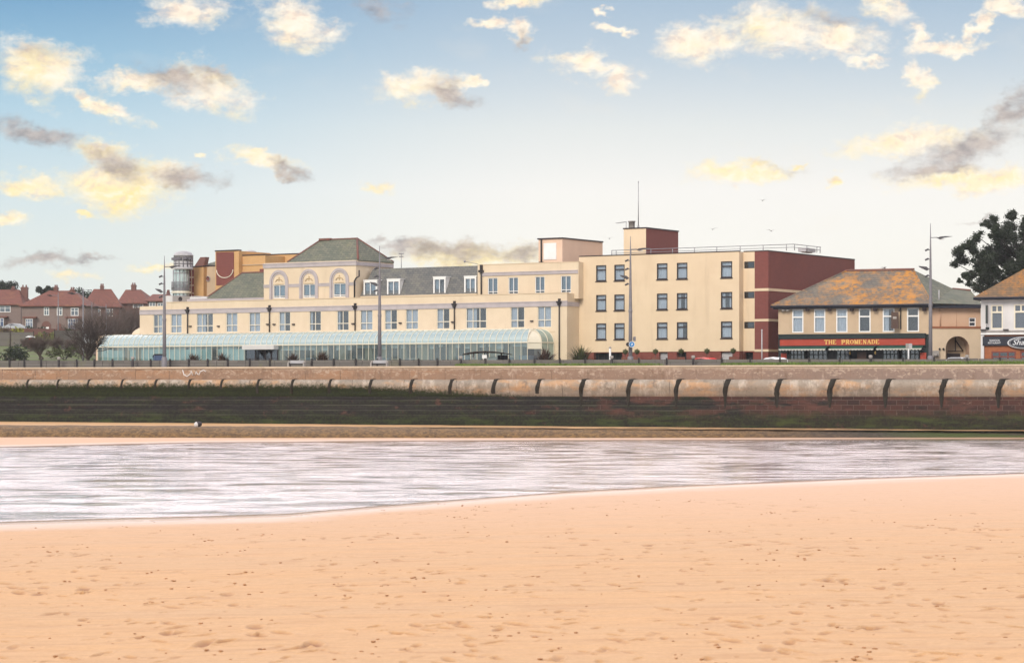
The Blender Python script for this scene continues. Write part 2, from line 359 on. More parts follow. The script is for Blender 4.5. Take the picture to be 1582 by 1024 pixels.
def tag(o, label=None, cat=None, group=None, kind=None):
    if label: o['label'] = label
    if cat: o['category'] = cat
    if group: o['group'] = group
    if kind: o['kind'] = kind
    return o
def thing(name, loc, rz, label, cat, group=None):
    o = bpy.data.objects.new(name, None); COL.objects.link(o); o.location = loc; o.rotation_euler = (0, 0, rz); o.empty_display_size = .5
    return tag(o, label, cat, group)
KIDS = {}
def kids(o): return [c for c in bpy.data.objects if c.parent == o]
def copy_tree(o, parent=None):
    c = o.copy(); COL.objects.link(c)
    if parent: c.parent = parent
    for ch in kids(o): copy_tree(ch, c)
    return c

class Frame:
    """local frame: x along a facade (to the right), y into depth, z up; a pixel of the photo + a known plane give a real point"""
    def __init__(s, px, D, ang, base):
        s.O = Vector(((px - CX) / FPX * D, D)); s.a = R(-ang); s.U = Vector((cos(s.a), sin(s.a))); s.V = Vector((-sin(s.a), cos(s.a))); s.base = base
    @property
    def loc(s): return (s.O.x, s.O.y, s.base)
    def fp(s, px, py, v=0.0):
        a, b = (px - CX) / FPX, (HY - py) / FPX
        t = (v + s.O.dot(s.V)) / (a * s.V.x + s.V.y)
        return ((Vector((a * t, t)) - s.O).dot(s.U), EYE + t * b - s.base)
    def side(s, px, py, u):
        a, b = (px - CX) / FPX, (HY - py) / FPX
        t = (u + s.O.dot(s.U)) / (a * s.U.x + s.U.y)
        return ((Vector((a * t, t)) - s.O).dot(s.V), EYE + t * b - s.base)
    def u(s, px, v=0.0): return s.fp(px, HY, v)[0]
    def z(s, px, py, v=0.0): return s.fp(px, py, v)[1]
    def rect(s, x0, y0, x1, y1, v=0.0):
        xm, ym = (x0 + x1) / 2, (y0 + y1) / 2
        return (s.u(x0, v), s.u(x1, v), s.z(xm, y1, v), s.z(xm, y0, v))
    def world(s, u, v, z): p = s.O + s.U * u + s.V * v; return Vector((p.x, p.y, z + s.base))
def at(px, D): return ((px - CX) / FPX * D, D)
def zat(py, D): return EYE + (HY - py) / FPX * D

def holed(mb, u0, u1, z0, z1, v, holes, depth=.16, mi=0, back=None, rev=None):
    """front wall at y=v (facing -y) with real openings; reveals go back by depth; a dark back panel closes each opening"""
    us = sorted({u0, u1, *[h[0] for h in holes], *[h[1] for h in holes]}); zs = sorted({z0, z1, *[h[2] for h in holes], *[h[3] for h in holes]})
    us = [x for x in us if u0 - 1e-6 <= x <= u1 + 1e-6]; zs = [x for x in zs if z0 - 1e-6 <= x <= z1 + 1e-6]
    for i in range(len(us) - 1):
        run = None
        for j in range(len(zs) - 1):
            cu, cz = (us[i] + us[i + 1]) / 2, (zs[j] + zs[j + 1]) / 2
            if any(h[0] < cu < h[1] and h[2] < cz < h[3] for h in holes): continue
            mb.quad((us[i], v, zs[j]), (us[i + 1], v, zs[j]), (us[i + 1], v, zs[j + 1]), (us[i], v, zs[j + 1]), mi)
    for a, b, c, d in holes:
        w = v + depth; r = mi if rev is None else rev
        mb.quad((a, v, c), (a, w, c), (b, w, c), (b, v, c), r); mb.quad((a, v, d), (b, v, d), (b, w, d), (a, w, d), r)
        mb.quad((a, v, c), (a, v, d), (a, w, d), (a, w, c), r); mb.quad((b, v, c), (b, w, c), (b, w, d), (b, v, d), r)
        if back is not None:
            q = v + depth + .5
            mb.quad((a - .1, q, c - .1), (b + .1, q, c - .1), (b + .1, q, d + .1), (a - .1, q, d + .1), back)
            mb.quad((a, w, c), (a, q, c), (b, q, c), (b, w, c), back); mb.quad((a, w, d), (b, w, d), (b, q, d), (a, q, d), back)
            mb.quad((a, w, c), (a, w, d), (a, q, d), (a, q, c), back); mb.quad((b, w, c), (b, q, c), (b, q, d), (b, w, d), back)

def curtain_mesh(a, b, c, d, v, tilt=0.0):
    mb = MB(); n = max(4, int((b - a) / .09))
    for i in range(n):
        x0, x1 = a + (b - a) * i / n, a + (b - a) * (i + 1) / n
        y0, y1 = v + (.035 if i % 2 else 0), v + (0 if i % 2 else .035)
        mb.quad((x0, y0, c), (x1, y1, c), (x1 + tilt, y1, d), (x0 + tilt, y0, d))
    return mb

def window(par, r, v, fm, mull=(), trans=(), fw=.07, curt='both', pane=None, sill=None, mw=None, back=.10):
    a, b, c, d = r; mb = MB(); y0, y1 = v + back - .05, v + back + .02; mw = mw or fw
    mb.box(a, a + fw, y0, y1, c, d); mb.box(b - fw, b, y0, y1, c, d); mb.box(a + fw, b - fw, y0, y1, c, c + fw); mb.box(a + fw, b - fw, y0, y1, d - fw, d)
    zt = sorted([c + fw] + [c + (d - c) * t for t in trans] + [d - fw])
    for t in trans: zz = c + (d - c) * t; mb.box(a + fw, b - fw, y0 + .002, y1, zz - mw / 2, zz + mw / 2)
    for m_ in mull: x = a + (b - a) * m_; mb.box(x - mw / 2, x + mw / 2, y0 + .004, y1 - .002, c + fw, d - fw)
    w = mb.build('window', fm, par)
    p = MB(); p.box(a + fw * .5, b - fw * .5, v + back - .01, v + back + .004, c + fw * .5, d - fw * .5); p.build('pane', pane or M['pane'], w)
    wd = b - a; spans = {'both': [(.03, .97)], 'left': [(.03, .48)], 'right': [(.52, .97)], 'sides': [(.03, .32), (.70, .97)], 'none': [], 'slim': [(.03, .2)]}[curt]
    for s0, s1 in spans: curtain_mesh(a + wd * s0, a + wd * s1, c + .05, d - .05, v + back + .12).build('curtain', M['curtain'], w)
    if sill:
        s_ = MB(); s_.box(a - .06, b + .06, v - .07, v + .05, c - .09, c - .004); s_.build('sill', sill, w)
    return w

def mass(mb, u0, u1, v0, v1, z0, z1, mi=0, top=None, front=False):
    """sides, back and top of a block whose front is made separately"""
    mb.quad((u1, v0, z0), (u1, v1, z0), (u1, v1, z1), (u1, v0, z1), mi); mb.quad((u0, v1, z0), (u0, v0, z0), (u0, v0, z1), (u0, v1, z1), mi)
    mb.quad((u1, v1, z0), (u0, v1, z0), (u0, v1, z1), (u1, v1, z1), mi)
    mb.quad((u0, v0, z1), (u1, v0, z1), (u1, v1, z1), (u0, v1, z1), mi if top is None else top)
    if front: mb.quad((u0, v0, z0), (u1, v0, z0), (u1, v0, z1), (u0, v0, z1), mi)

def hip_roof(mb, u0, u1, v0, v1, ze, r0, r1, rv, rz, mi=0, soffit=None, th=.12):
    a, b, c, d = (u0, v0, ze), (u1, v0, ze), (u1, v1, ze), (u0, v1, ze); p, q = (r0, rv, rz), (r1, rv, rz)
    mb.quad(a, b, q, p, mi); mb.quad(c, d, p, q, mi); mb.tri(b, c, q, mi); mb.tri(d, a, p, mi)
    s = mi if soffit is None else soffit; lo = lambda t: (t[0], t[1], t[2] - th)
    for x, y in ((a, b), (b, c), (c, d), (d, a)): mb.quad(x, lo(x), lo(y), y, s)
    mb.quad(lo(a), lo(d), lo(c), lo(b), s)

def fbm2(x, y, seed=0, octaves=4, gain=.5):
    r = np.random.default_rng(seed); tab = r.random((256, 256)); out = np.zeros_like(x, dtype=float); amp, f, tot = 1.0, 1.0, 0.0
    for o in range(octaves):
        X, Y = x * f + o * 17.3, y * f + o * 9.1; xi, yi = np.floor(X).astype(int), np.floor(Y).astype(int); fx, fy = X - xi, Y - yi
        fx = fx * fx * (3 - 2 * fx); fy = fy * fy * (3 - 2 * fy)
        g = lambda i, j: tab[(xi + i) % 256, (yi + j) % 256]
        out += amp * ((g(0, 0) * (1 - fx) + g(1, 0) * fx) * (1 - fy) + (g(0, 1) * (1 - fx) + g(1, 1) * fx) * fy); tot += amp; amp *= gain; f *= 2
    return out / tot
def grid_obj(name, X, Y, Z, m, attr=None, kind='structure'):
    h, w = X.shape; me = bpy.data.meshes.new(name); n = h * w
    me.vertices.add(n); me.vertices.foreach_set('co', np.stack([X, Y, Z], -1).reshape(-1).astype(np.float32))
    i = np.arange(n).reshape(h, w); q = np.stack([i[:-1, :-1], i[:-1, 1:], i[1:, 1:], i[1:, :-1]], -1).reshape(-1, 4)
    me.loops.add(q.size); me.polygons.add(len(q)); me.loops.foreach_set('vertex_index', q.reshape(-1).astype(np.int32))
    me.polygons.foreach_set('loop_start', np.arange(0, q.size, 4, dtype=np.int32)); me.polygons.foreach_set('use_smooth', np.ones(len(q), bool))
    me.update(calc_edges=True)
    if attr is not None:
        for k, v in attr.items():
            a = me.attributes.new(k, 'FLOAT', 'POINT'); a.data.foreach_set('value', v.reshape(-1).astype(np.float32))
    me.materials.append(m); o = bpy.data.objects.new(name, me); COL.objects.link(o)
    return tag(o, kind=kind) if kind else o

# ------------------------------------------------------------------ THE SETTING: sand, pool, ground
def sh(px, py): D = EYE * FPX / (py - HY); return ((px - CX) / FPX * D, D)
near_pts = [(-90, 52)] + [sh(*p) for p in ((0, 806), (220, 800), (450, 793), (700, 772), (880, 759), (1100, 748), (1340, 738), (1582, 730))] + [(120, 152)]
far_pts = [(-90, 144)] + [sh(*p) for p in ((0, 691), (160, 687), (300, 684), (700, 681), (1100, 680), (1582, 678.5))] + [(120, 182)]
def shore(x, pts): return np.interp(x, [p[0] for p in pts], [p[1] for p in pts])

def sh2(px, py):                                        # the same on the sloping foreground sand
    x, D = sh(px, py)
    for _ in range(6): D = (EYE - max(0, .0115 * (shore(x, near_pts) - D))) * FPX / (py - HY); x = (px - CX) / FPX * D
    return x, D

def sand_material():
    m = bpy.data.materials.new('wet_beach_sand'); m.use_nodes = True; T = NT(m.node_tree); p = T.n['Principled BSDF']
    co = T.new('ShaderNodeTexCoord').outputs['Object']
    wet = T.new('ShaderNodeAttribute', attribute_name='wet').outputs['Fac']; pit = T.new('ShaderNodeAttribute', attribute_name='pit').outputs['Fac']
    s1 = T.noise(T.scaled(co, .06, .35, 0), 1.2, 6, .62); s2 = T.noise(T.scaled(co, .5, 2.6, 0), 1.0, 5, .6)
    col = T.mix(T.mrange(s1, .32, .68), (.675, .39, .175), (.635, .385, .19))
    col = T.mix(T.mrange(s2, .46, .74, 0, .5), col, (.45, .225, .095))
    fine = T.noise(co, 14, 3, .7); col = T.mix(T.mrange(fine, .3, .7, 0, .3), col, (.40, .22, .10))
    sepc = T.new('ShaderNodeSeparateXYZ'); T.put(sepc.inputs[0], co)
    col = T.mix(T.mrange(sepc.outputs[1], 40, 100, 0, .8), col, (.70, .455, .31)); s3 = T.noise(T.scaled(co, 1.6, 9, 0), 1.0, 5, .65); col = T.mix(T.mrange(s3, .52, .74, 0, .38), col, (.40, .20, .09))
    g1 = T.noise(T.scaled(co, 1, 1.6, 0), 3.2, 5, .72); col = T.mix(T.mrange(g1, .5, .72, 0, .34), col, (.42, .20, .085)); col = T.mix(T.mrange(g1, .48, .3, 0, .3), col, (.74, .47, .27))
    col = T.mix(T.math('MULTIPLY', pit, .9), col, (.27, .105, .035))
    col = T.mix(T.math('MULTIPLY', wet, .35), col, (.40, .27, .21))
    T.put(p.inputs['Base Color'], col)
    T.put(p.inputs['Roughness'], T.mrange(wet, 0, 1, .72, .10, False)); T.put(p.inputs['Specular IOR Level'], T.mrange(wet, 0, 1, .25, .6, False))
    b = T.new('ShaderNodeBump'); b.inputs['Strength'].default_value = .35; b.inputs['Distance'].default_value = .02
    T.put(b.inputs['Height'], T.math('ADD', T.noise(T.scaled(co, 1.0, 5, 1), 1.6, 5, .6), T.math('MULTIPLY', fine, .4)))
    T.put(b.inputs['Strength'], T.mrange(wet, 0, 1, .35, .02, False)); T.l.new(b.outputs[0], p.inputs['Normal'])
    return m

def build_sand():
    inv = np.concatenate([1 / np.array([4, 8, 14, 19, 23, 26.0]), np.linspace(1 / 28, 1 / 184, 860)]); ys = 1 / inv
    t = np.concatenate([np.linspace(-150, -1, 24) * 1.0, np.linspace(-.235, .235, 640), np.linspace(1, 150, 24)])
    X = np.zeros((len(ys), len(t))); Y = np.repeat(ys[:, None], len(t), 1)
    for j, tv in enumerate(t):
        if abs(tv) < .5: X[:, j] = tv * ys
        else: X[:, j] = np.sign(tv) * (.235 * ys + (abs(tv)) * .9)
    ns, fs = shore(X, near_pts), shore(X, far_pts)
    edge = (fbm2(X * .25, Y * .1, 3, 4) - .5) * 1.6
    a = .0115 * (ns + edge * .6 - Y); b = .0045 * (Y - fs + edge)
    Z = np.maximum(a, b); Z = np.clip(Z, -.5, 3)
    dry = np.clip(Z / .12, 0, 1)
    Z += dry * ((fbm2(X * .22, Y * 1.1, 8, 4) - .5) * .05 + (fbm2(X * 1.1, Y * 3.0, 9, 3) - .5) * .016)
    pit = np.zeros_like(Z)
    # trails of foot and paw prints
    pr = []
    r = np.random.default_rng(21)
    def trail(px0, py0, px1, py1, n, size, wob=.5):
        (x0, y0), (x1, y1) = sh2(px0, py0), sh2(px1, py1)
        for k in range(n):
            f = (k + r.uniform(-.3, .3)) / max(1, n - 1); pr.append((x0 + (x1 - x0) * f + r.normal(0, wob), y0 + (y1 - y0) * f + r.normal(0, wob), size * r.uniform(.32, .66), r.uniform(.6, 1)))
    trail(60, 805, 560, 795, 16, .16, .8); trail(560, 797, 1010, 778, 18, .17, .7); trail(400, 832, 760, 828, 16, .15, 1.0); trail(1100, 772, 1300, 792, 18, .17, 1.0)
    trail(1420, 812, 1582, 830, 16, .18, .6); trail(680, 862, 1100, 840, 22, .15, 1.5); trail(1160, 836, 1400, 862, 20, .16, 1.6); trail(1270, 895, 1360, 905, 9, .16, .5)
    trail(1090, 960, 1240, 1010, 11, .16, .5); trail(90, 830, 120, 940, 9, .16, .6); trail(30, 860, 200, 930, 12, .16, .9); trail(190, 930, 300, 940, 6, .17, .5); trail(250, 965, 450, 1000, 12, .17, .6)
    trail(0, 905, 140, 915, 8, .15, .5); trail(480, 870, 640, 900, 12, .14, 1.2); trail(730, 900, 960, 905, 12, .13, 1.2); trail(600, 960, 860, 985, 10, .15, 1.0); trail(1380, 930, 1560, 960, 9, .14, 1.2)
    for _ in range(620):
        x, y = sh2(r.uniform(0, 1582), 790 + 234 * r.random() ** 1.2); pr.append((x, y, r.uniform(.028, .065), r.uniform(.25, .85)))
    for x, y, s, w in pr:
        iy = np.where(np.abs(ys - y) < s * 9)[0]
        if not len(iy) or y > shore(x, near_pts) - 1.5: continue
        i0, i1 = iy[0], iy[-1] + 1; xs = X[i0:i1]; mask = np.abs(xs - x) < s * 4
        if not mask.any(): continue
        ang = r.uniform(-.6, .6); dx, dy = xs - x, (Y[i0:i1] - y)
        u = (dx * cos(ang) + dy * sin(ang)) / s; v = (-dx * sin(ang) + dy * cos(ang)) / (s * 3.4)
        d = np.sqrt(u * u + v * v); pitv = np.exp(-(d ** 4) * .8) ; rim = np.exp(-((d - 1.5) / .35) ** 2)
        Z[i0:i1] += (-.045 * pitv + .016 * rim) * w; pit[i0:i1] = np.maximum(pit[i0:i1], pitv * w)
    wet = np.clip(1 - (np.maximum(a, b)) / (.065 + .05 * fbm2(X * .3, Y * .3, 5, 3)), 0, 1)
    wet = np.where(b > a, np.clip(1 - b / .035, 0, 1), wet)
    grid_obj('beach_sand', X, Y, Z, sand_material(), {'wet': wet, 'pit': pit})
build_sand()

def build_casts():
    r = random.Random(31); mb = MB()
    for _ in range(330):
        x, y = sh2(r.uniform(-40, 1620), 772 + 250 * r.random() ** 1.4); ys_ = shore(x, near_pts)
        if y > ys_ - 2.5: continue
        z = .0115 * (ys_ - y)
        for k in range(r.choice([1, 1, 2, 3])): w = r.uniform(.010, .030); mb.blob((x + r.gauss(0, .10), y + r.gauss(0, .25), z + .004), w * 1.3, w * 1.6, w * .45, 6, 4, 0, .25, r)
    tag(mb.build('sand_casts', mat('damp_sand_casts', (.45, .225, .10), (.33, .16, .07), 9, .85)), 'small damp sand casts and pebbles scattered over the beach', 'sand casts', kind='stuff')
build_casts()

def water_material():
    m = bpy.data.materials.new('rippled_shallow_water'); m.use_nodes = True; T = NT(m.node_tree); p = T.n['Principled BSDF']
    co = T.new('ShaderNodeTexCoord').outputs['Object']
    T.put(p.inputs['Base Color'], (.97, .87, .87)); p.inputs['Metallic'].default_value = .85; p.inputs['Roughness'].default_value = .09; p.inputs['IOR'].default_value = 1.5; p.inputs['Specular IOR Level'].default_value = .75  # metallic pale pink puts a bright sky sheen into the water's colour
    h = T.math('ADD', T.noise(T.scaled(co, .55, 2.2, 1), 1.0, 5, .6, .4), T.math('MULTIPLY', T.noise(T.scaled(co, 2.0, 5, 1), 1.0, 4, .65), .6))
    b = T.new('ShaderNodeBump'); b.inputs['Distance'].default_value = .075
    pm = T.noise(T.scaled(co, .22, .55, 1), 1.0, 6, .68, .6)
    T.put(b.inputs['Strength'], T.mrange(pm, .36, .62, .08, 1.0))
    T.put(b.inputs['Height'], h); T.l.new(b.outputs[0], p.inputs['Normal'])
    return m
def build_water():
    ys = 1 / np.linspace(1 / 50, 1 / 184, 520); t = np.concatenate([np.linspace(-60, -1, 20), np.linspace(-.235, .235, 420), np.linspace(1, 60, 20)])
    X = np.zeros((len(ys), len(t))); Y = np.repeat(ys[:, None], len(t), 1)
    for j, tv in enumerate(t): X[:, j] = tv * ys if abs(tv) < .5 else np.sign(tv) * (.235 * ys + abs(tv))
    calm = fbm2(X * .03, Y * .06, 40, 3)
    amp = .026 * np.clip((calm - .30) * 3.2, .12, 1)
    edge = np.clip((Y - shore(X, near_pts)) / 14, .05, 1) * np.clip((shore(X, far_pts) - Y) / 6, .2, 1)
    Z = amp * edge * ((fbm2(X * .42 + Y * .08, Y * .8, 41, 4, .58) - .5) * 3.0)
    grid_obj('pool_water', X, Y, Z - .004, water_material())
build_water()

WL = dict(px0=0, D0=201.0, px1=1582, D1=186.0)        # sea wall foot seen at the two frame edges
wx0, wy0 = at(0, 201.0); wx1, wy1 = at(1582, 186.0)
WANG = atan2(wy1 - wy0, wx1 - wx0); WLEN = sqrt((wx1 - wx0) ** 2 + (wy1 - wy0) ** 2)
WU = Vector((cos(WANG), sin(WANG))); WV = Vector((-sin(WANG), cos(WANG)))
WO = Vector((wx0, wy0))
def wall_s(px):                                        # distance along the wall seen at a pixel column
    a = (px - CX) / FPX; t = WO.dot(WV) / (a * WV.x + WV.y); return (Vector((a * t, t)) - WO).dot(WU)
def wall_pt(s, v): p = WO + WU * s + WV * v; return (p.x, p.y)

def build_ground():
    # upper sand between the low step and the wall foot
    ss = np.linspace(-60, WLEN + 60, 160); vs = np.linspace(0, 1, 14)
    X = np.zeros((14, 160)); Y = X.copy(); Z = X.copy()
    for i, f in enumerate(vs):
        for j, s in enumerate(ss):
            k = s / WLEN; wp = WO + WU * s + WV * 1.2
            sx = wp.x; fy = 182.3 + (183.2 - 182.3) * k
            X[i, j] = sx; Y[i, j] = fy + (wp.y - fy) * f; Z[i, j] = .94 - .45 * k
    Z += (fbm2(X * .5, Y * .5, 77, 3) - .5) * .05
    grid_obj('upper_sand', X, Y, Z, mat('dry_upper_sand', (.66, .40, .20), (.60, .36, .17), .4, .85, .3, 6))
    # promenade and the land behind, one sheet each
    xs = np.concatenate([np.linspace(-350, -110, 10), np.linspace(-105, 60, 80), np.linspace(70, 350, 10)]); ys = np.concatenate([np.linspace(206, 420, 90), np.linspace(430, 740, 12)])
    X, Y = np.meshgrid(xs, ys); q = X / Y; sm = lambda e0, e1, x: (lambda t: t * t * (3 - 2 * t))(np.clip((x - e0) / (e1 - e0), 0, 1))
    Z = 5.36 + sm(-.158, -.19, q) * np.clip((Y - 214), 0, 190) * .0425 + sm(-.158, -.19, q) * (fbm2(X * .1, Y * .1, 30, 3) - .5) * .8 * np.clip((Y - 220) / 20, 0, 1)
    Z += np.clip(Y - 420, 0, 600) * .01
    vv = (X - WO.x) * WV.x + (Y - WO.y) * WV.y; Z -= .55 * np.clip((vv - 13) / 3, 0, 1) * np.clip((29 - vv) / 3, 0, 1) * (q > -.16)
    grid_obj('ground', X, Y, Z, M['lawn'])
    m = MB(); a, b = wall_pt(-70, .6), wall_pt(WLEN + 70, .6); c, d = wall_pt(WLEN + 70, 14), wall_pt(-70, 14)
    m.quad((*a, 5.40), (*b, 5.40), (*c, 5.40), (*d, 5.40)); tag(m.build('promenade', M['paving']), kind='structure')
    m = MB(); a, b = wall_pt(-70, 15.5), wall_pt(WLEN + 70, 14.0); c, d = wall_pt(WLEN + 70, 28), wall_pt(-70, 28)
    m.quad((*a, 4.95), (*b, 4.95), (*c, 4.95), (*d, 4.95)); tag(m.build('road', M['tarmac']), kind='structure')
build_ground()

# ------------------------------------------------------------------ sea wall
def seawall_material(kind):
    m = bpy.data.materials.new('sea_wall_' + kind); m.use_nodes = True; T = NT(m.node_tree); p = T.n['Principled BSDF']
    co = T.new('ShaderNodeTexCoord').outputs['Object']; s = T.new('ShaderNodeSeparateXYZ'); T.put(s.inputs[0], co); x, z = s.outputs[0], s.outputs[2]
    cb = T.new('ShaderNodeCombineXYZ'); T.put(cb.inputs[0], x); T.put(cb.inputs[1], z)
    br = T.new('ShaderNodeTexBrick'); T.put(br.inputs['Vector'], cb.outputs[0]); br.inputs['Scale'].default_value = 1
    big = T.noise(T.scaled(co, .35, 1, .8), 1.0, 7, .65); med = T.noise(T.scaled(co, 1, 1, .35), 1.3, 7, .68); fin = T.noise(co, 5, 5, .7)
    rightness = T.mrange(x, WLEN * .36, WLEN * .95)
    if kind == 'parapet':
        br.inputs['Brick Width'].default_value = 2.9; br.inputs['Row Height'].default_value = 1.3; br.inputs['Mortar Size'].default_value = .02; br.offset = 0
        T.put(br.inputs['Color1'], (.33, .195, .115)); T.put(br.inputs['Color2'], (.25, .16, .105)); T.put(br.inputs['Mortar'], (.10, .065, .045))
        col = T.mix(T.mrange(big, .35, .65), br.outputs[0], (.25, .165, .115)); col = T.mix(rightness, col, T.mix(big, (.25, .18, .145), (.20, .148, .122)))
        zig = T.noise(T.scaled(co, .9, 1, 1.6), 2.2, 7, .75, .8); col = T.mix(T.mrange(T.math('MULTIPLY_ADD', T.math('SUBTRACT', z, 4.9), .10, zig), .53, .60, 0, .7), col, (.45, .36, .285)); col = T.mix(T.mrange(med, .58, .70, 0, .7), col, (.44, .35, .285))          # pale salt and lime scars
        col = T.mix(T.mrange(T.noise(T.scaled(co, 1.1, 1, .45), 1.2, 7, .72), .52, .70, 0, .7), col, (.155, .10, .07))
        lip = T.mrange(T.math('ADD', z, T.math('MULTIPLY', fin, .5)), 5.35, 5.62, 0, .75)
        col = T.mix(lip, col, (.46, .37, .285)); col = T.mix(T.mrange(T.noise(T.scaled(co, 2.5, 1, .2), 1, 5, .6), .58, .75, 0, .7), col, (.20, .125, .085))
    elif kind == 'roll':
        br.inputs['Brick Width'].default_value = 4.3; br.inputs['Row Height'].default_value = 9; br.inputs['Mortar Size'].default_value = .02; br.offset = 0
        T.put(br.inputs['Color1'], (.33, .275, .22)); T.put(br.inputs['Color2'], (.27, .235, .195)); T.put(br.inputs['Mortar'], (.06, .05, .04))
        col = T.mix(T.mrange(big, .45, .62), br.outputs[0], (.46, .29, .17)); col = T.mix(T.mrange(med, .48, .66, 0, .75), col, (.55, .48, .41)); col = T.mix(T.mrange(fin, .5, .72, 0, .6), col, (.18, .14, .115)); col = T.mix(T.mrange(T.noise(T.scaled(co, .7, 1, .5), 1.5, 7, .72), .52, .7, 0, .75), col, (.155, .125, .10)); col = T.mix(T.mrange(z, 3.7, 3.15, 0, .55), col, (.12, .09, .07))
        # weed climbs from below, higher towards the left
        edge = T.math('ADD', T.math('MULTIPLY', x, -.0125), T.math('MULTIPLY_ADD', med, -.7, 4.45))
        edge = T.math('MAXIMUM', edge, T.math('MULTIPLY_ADD', x, -.030, 5.0)); edge = T.math('MINIMUM', edge, T.math('MULTIPLY_ADD', med, .5, 3.80)); edge = T.math('SUBTRACT', edge, T.mrange(x, WLEN * .25, WLEN * .75, -.02, 1.0))
        alg = T.mrange(T.math('ADD', T.math('SUBTRACT', edge, z), T.math('MULTIPLY_ADD', fin, 1.1, -.55)), -.22, .30)
        col = T.mix(alg, col, T.mix(T.mrange(fin, .4, .6), (.011, .016, .005), (.020, .029, .006)))
    else:
        br.inputs['Brick Width'].default_value = .95; br.inputs['Row Height'].default_value = .40; br.inputs['Mortar Size'].default_value = .016
        T.put(br.inputs['Color1'], (.070, .026, .019)); T.put(br.inputs['Color2'], (.030, .014, .012)); T.put(br.inputs['Mortar'], (.13, .095, .075))
        dk = T.mix(T.mrange(fin, .35, .65), (.006, .0055, .006), (.018, .016, .015)); gr = T.mix(T.mrange(fin, .4, .65), (.009, .009, .005), (.024, .030, .008))
        ws = T.noise(T.scaled(co, .28, 1, 1.1), 1.0, 8, .7)
        bare = T.mrange(T.math('ADD', ws, T.math('MULTIPLY_ADD', rightness, .26, -.04)), .54, .66)
        low = T.mrange(T.math('MULTIPLY_ADD', med, -.9, T.math('ADD', z, T.math('MULTIPLY', rightness, -.2))), 1.55, .6)
        weed = T.mix(T.mrange(T.noise(T.scaled(co, .35, 1, 2.2), 1, 6, .62), .42, .62), dk, gr)
        weed = T.mix(T.math('MULTIPLY', br.outputs['Fac'], .6), weed, (.007, .006, .006))
        rows = T.mrange(T.noise(T.scaled(co, .05, 1, 6.0), 1, 4, .6), .5, .7, 0, .5); weed = T.mix(rows, weed, (.034, .030, .024)); cs = T.math('FRACT', T.math('DIVIDE', z, .40)); ln = T.math('MULTIPLY', T.mrange(cs, .58, .88), T.mrange(T.noise(T.scaled(co, .25, 1, 1.6), 1.4, 5, .7), .38, .62, .1, .8)); weed = T.mix(ln, weed, (.062, .060, .044)); weed = T.mix(T.mrange(cs, .26, .04, 0, .9), weed, (.003, .003, .003)); weed = T.mix(T.mrange(T.noise(T.scaled(co, .5, 1, 4), 1.6, 6, .75), .55, .72, 0, .6), weed, (.040, .036, .030))
        top = T.mrange(T.math('MULTIPLY_ADD', med, 1.6, T.math('MULTIPLY_ADD', x, -.010, z)), 3.45, 4.0); weed = T.mix(T.math('MULTIPLY', top, T.mrange(x, 50, 20, .1, .85)), weed, (.024, .036, .007))
        stone = T.mix(T.mrange(big, .45, .68), br.outputs[0], (.085, .036, .026)); stone = T.mix(T.mrange(fin, .55, .72, 0, .6), stone, (.018, .014, .014)); stone = T.mix(T.mrange(T.noise(T.scaled(co, 1.5, 1, 2.5), 1.6, 4, .7), .62, .72, 0, .7), stone, (.26, .18, .14))
        col = T.mix(bare, weed, stone); col = T.mix(T.math('MULTIPLY', low, .9), col, T.mix(T.mrange(T.noise(T.scaled(co, .3, 1, 1.5), 1.2, 6, .7), .48, .66, 0, .8), gr, (.042, .060, .010)))
        spots = T.mrange(T.noise(T.scaled(co, .8, 1, 1.1), 1.0, 6, .62), .60, .72, 0, .65); col = T.mix(spots, col, (.105, .042, .033))
    T.put(p.inputs['Base Color'], col); p.inputs['Roughness'].default_value = .8; p.inputs['Specular IOR Level'].default_value = .25
    b = T.new('ShaderNodeBump'); b.inputs['Strength'].default_value = .7; b.inputs['Distance'].default_value = .05
    T.put(b.inputs['Height'], T.math('SUBTRACT', T.math('MULTIPLY', fin, .6), br.outputs['Fac'])); T.l.new(b.outputs[0], p.inputs['Normal'])
    return m

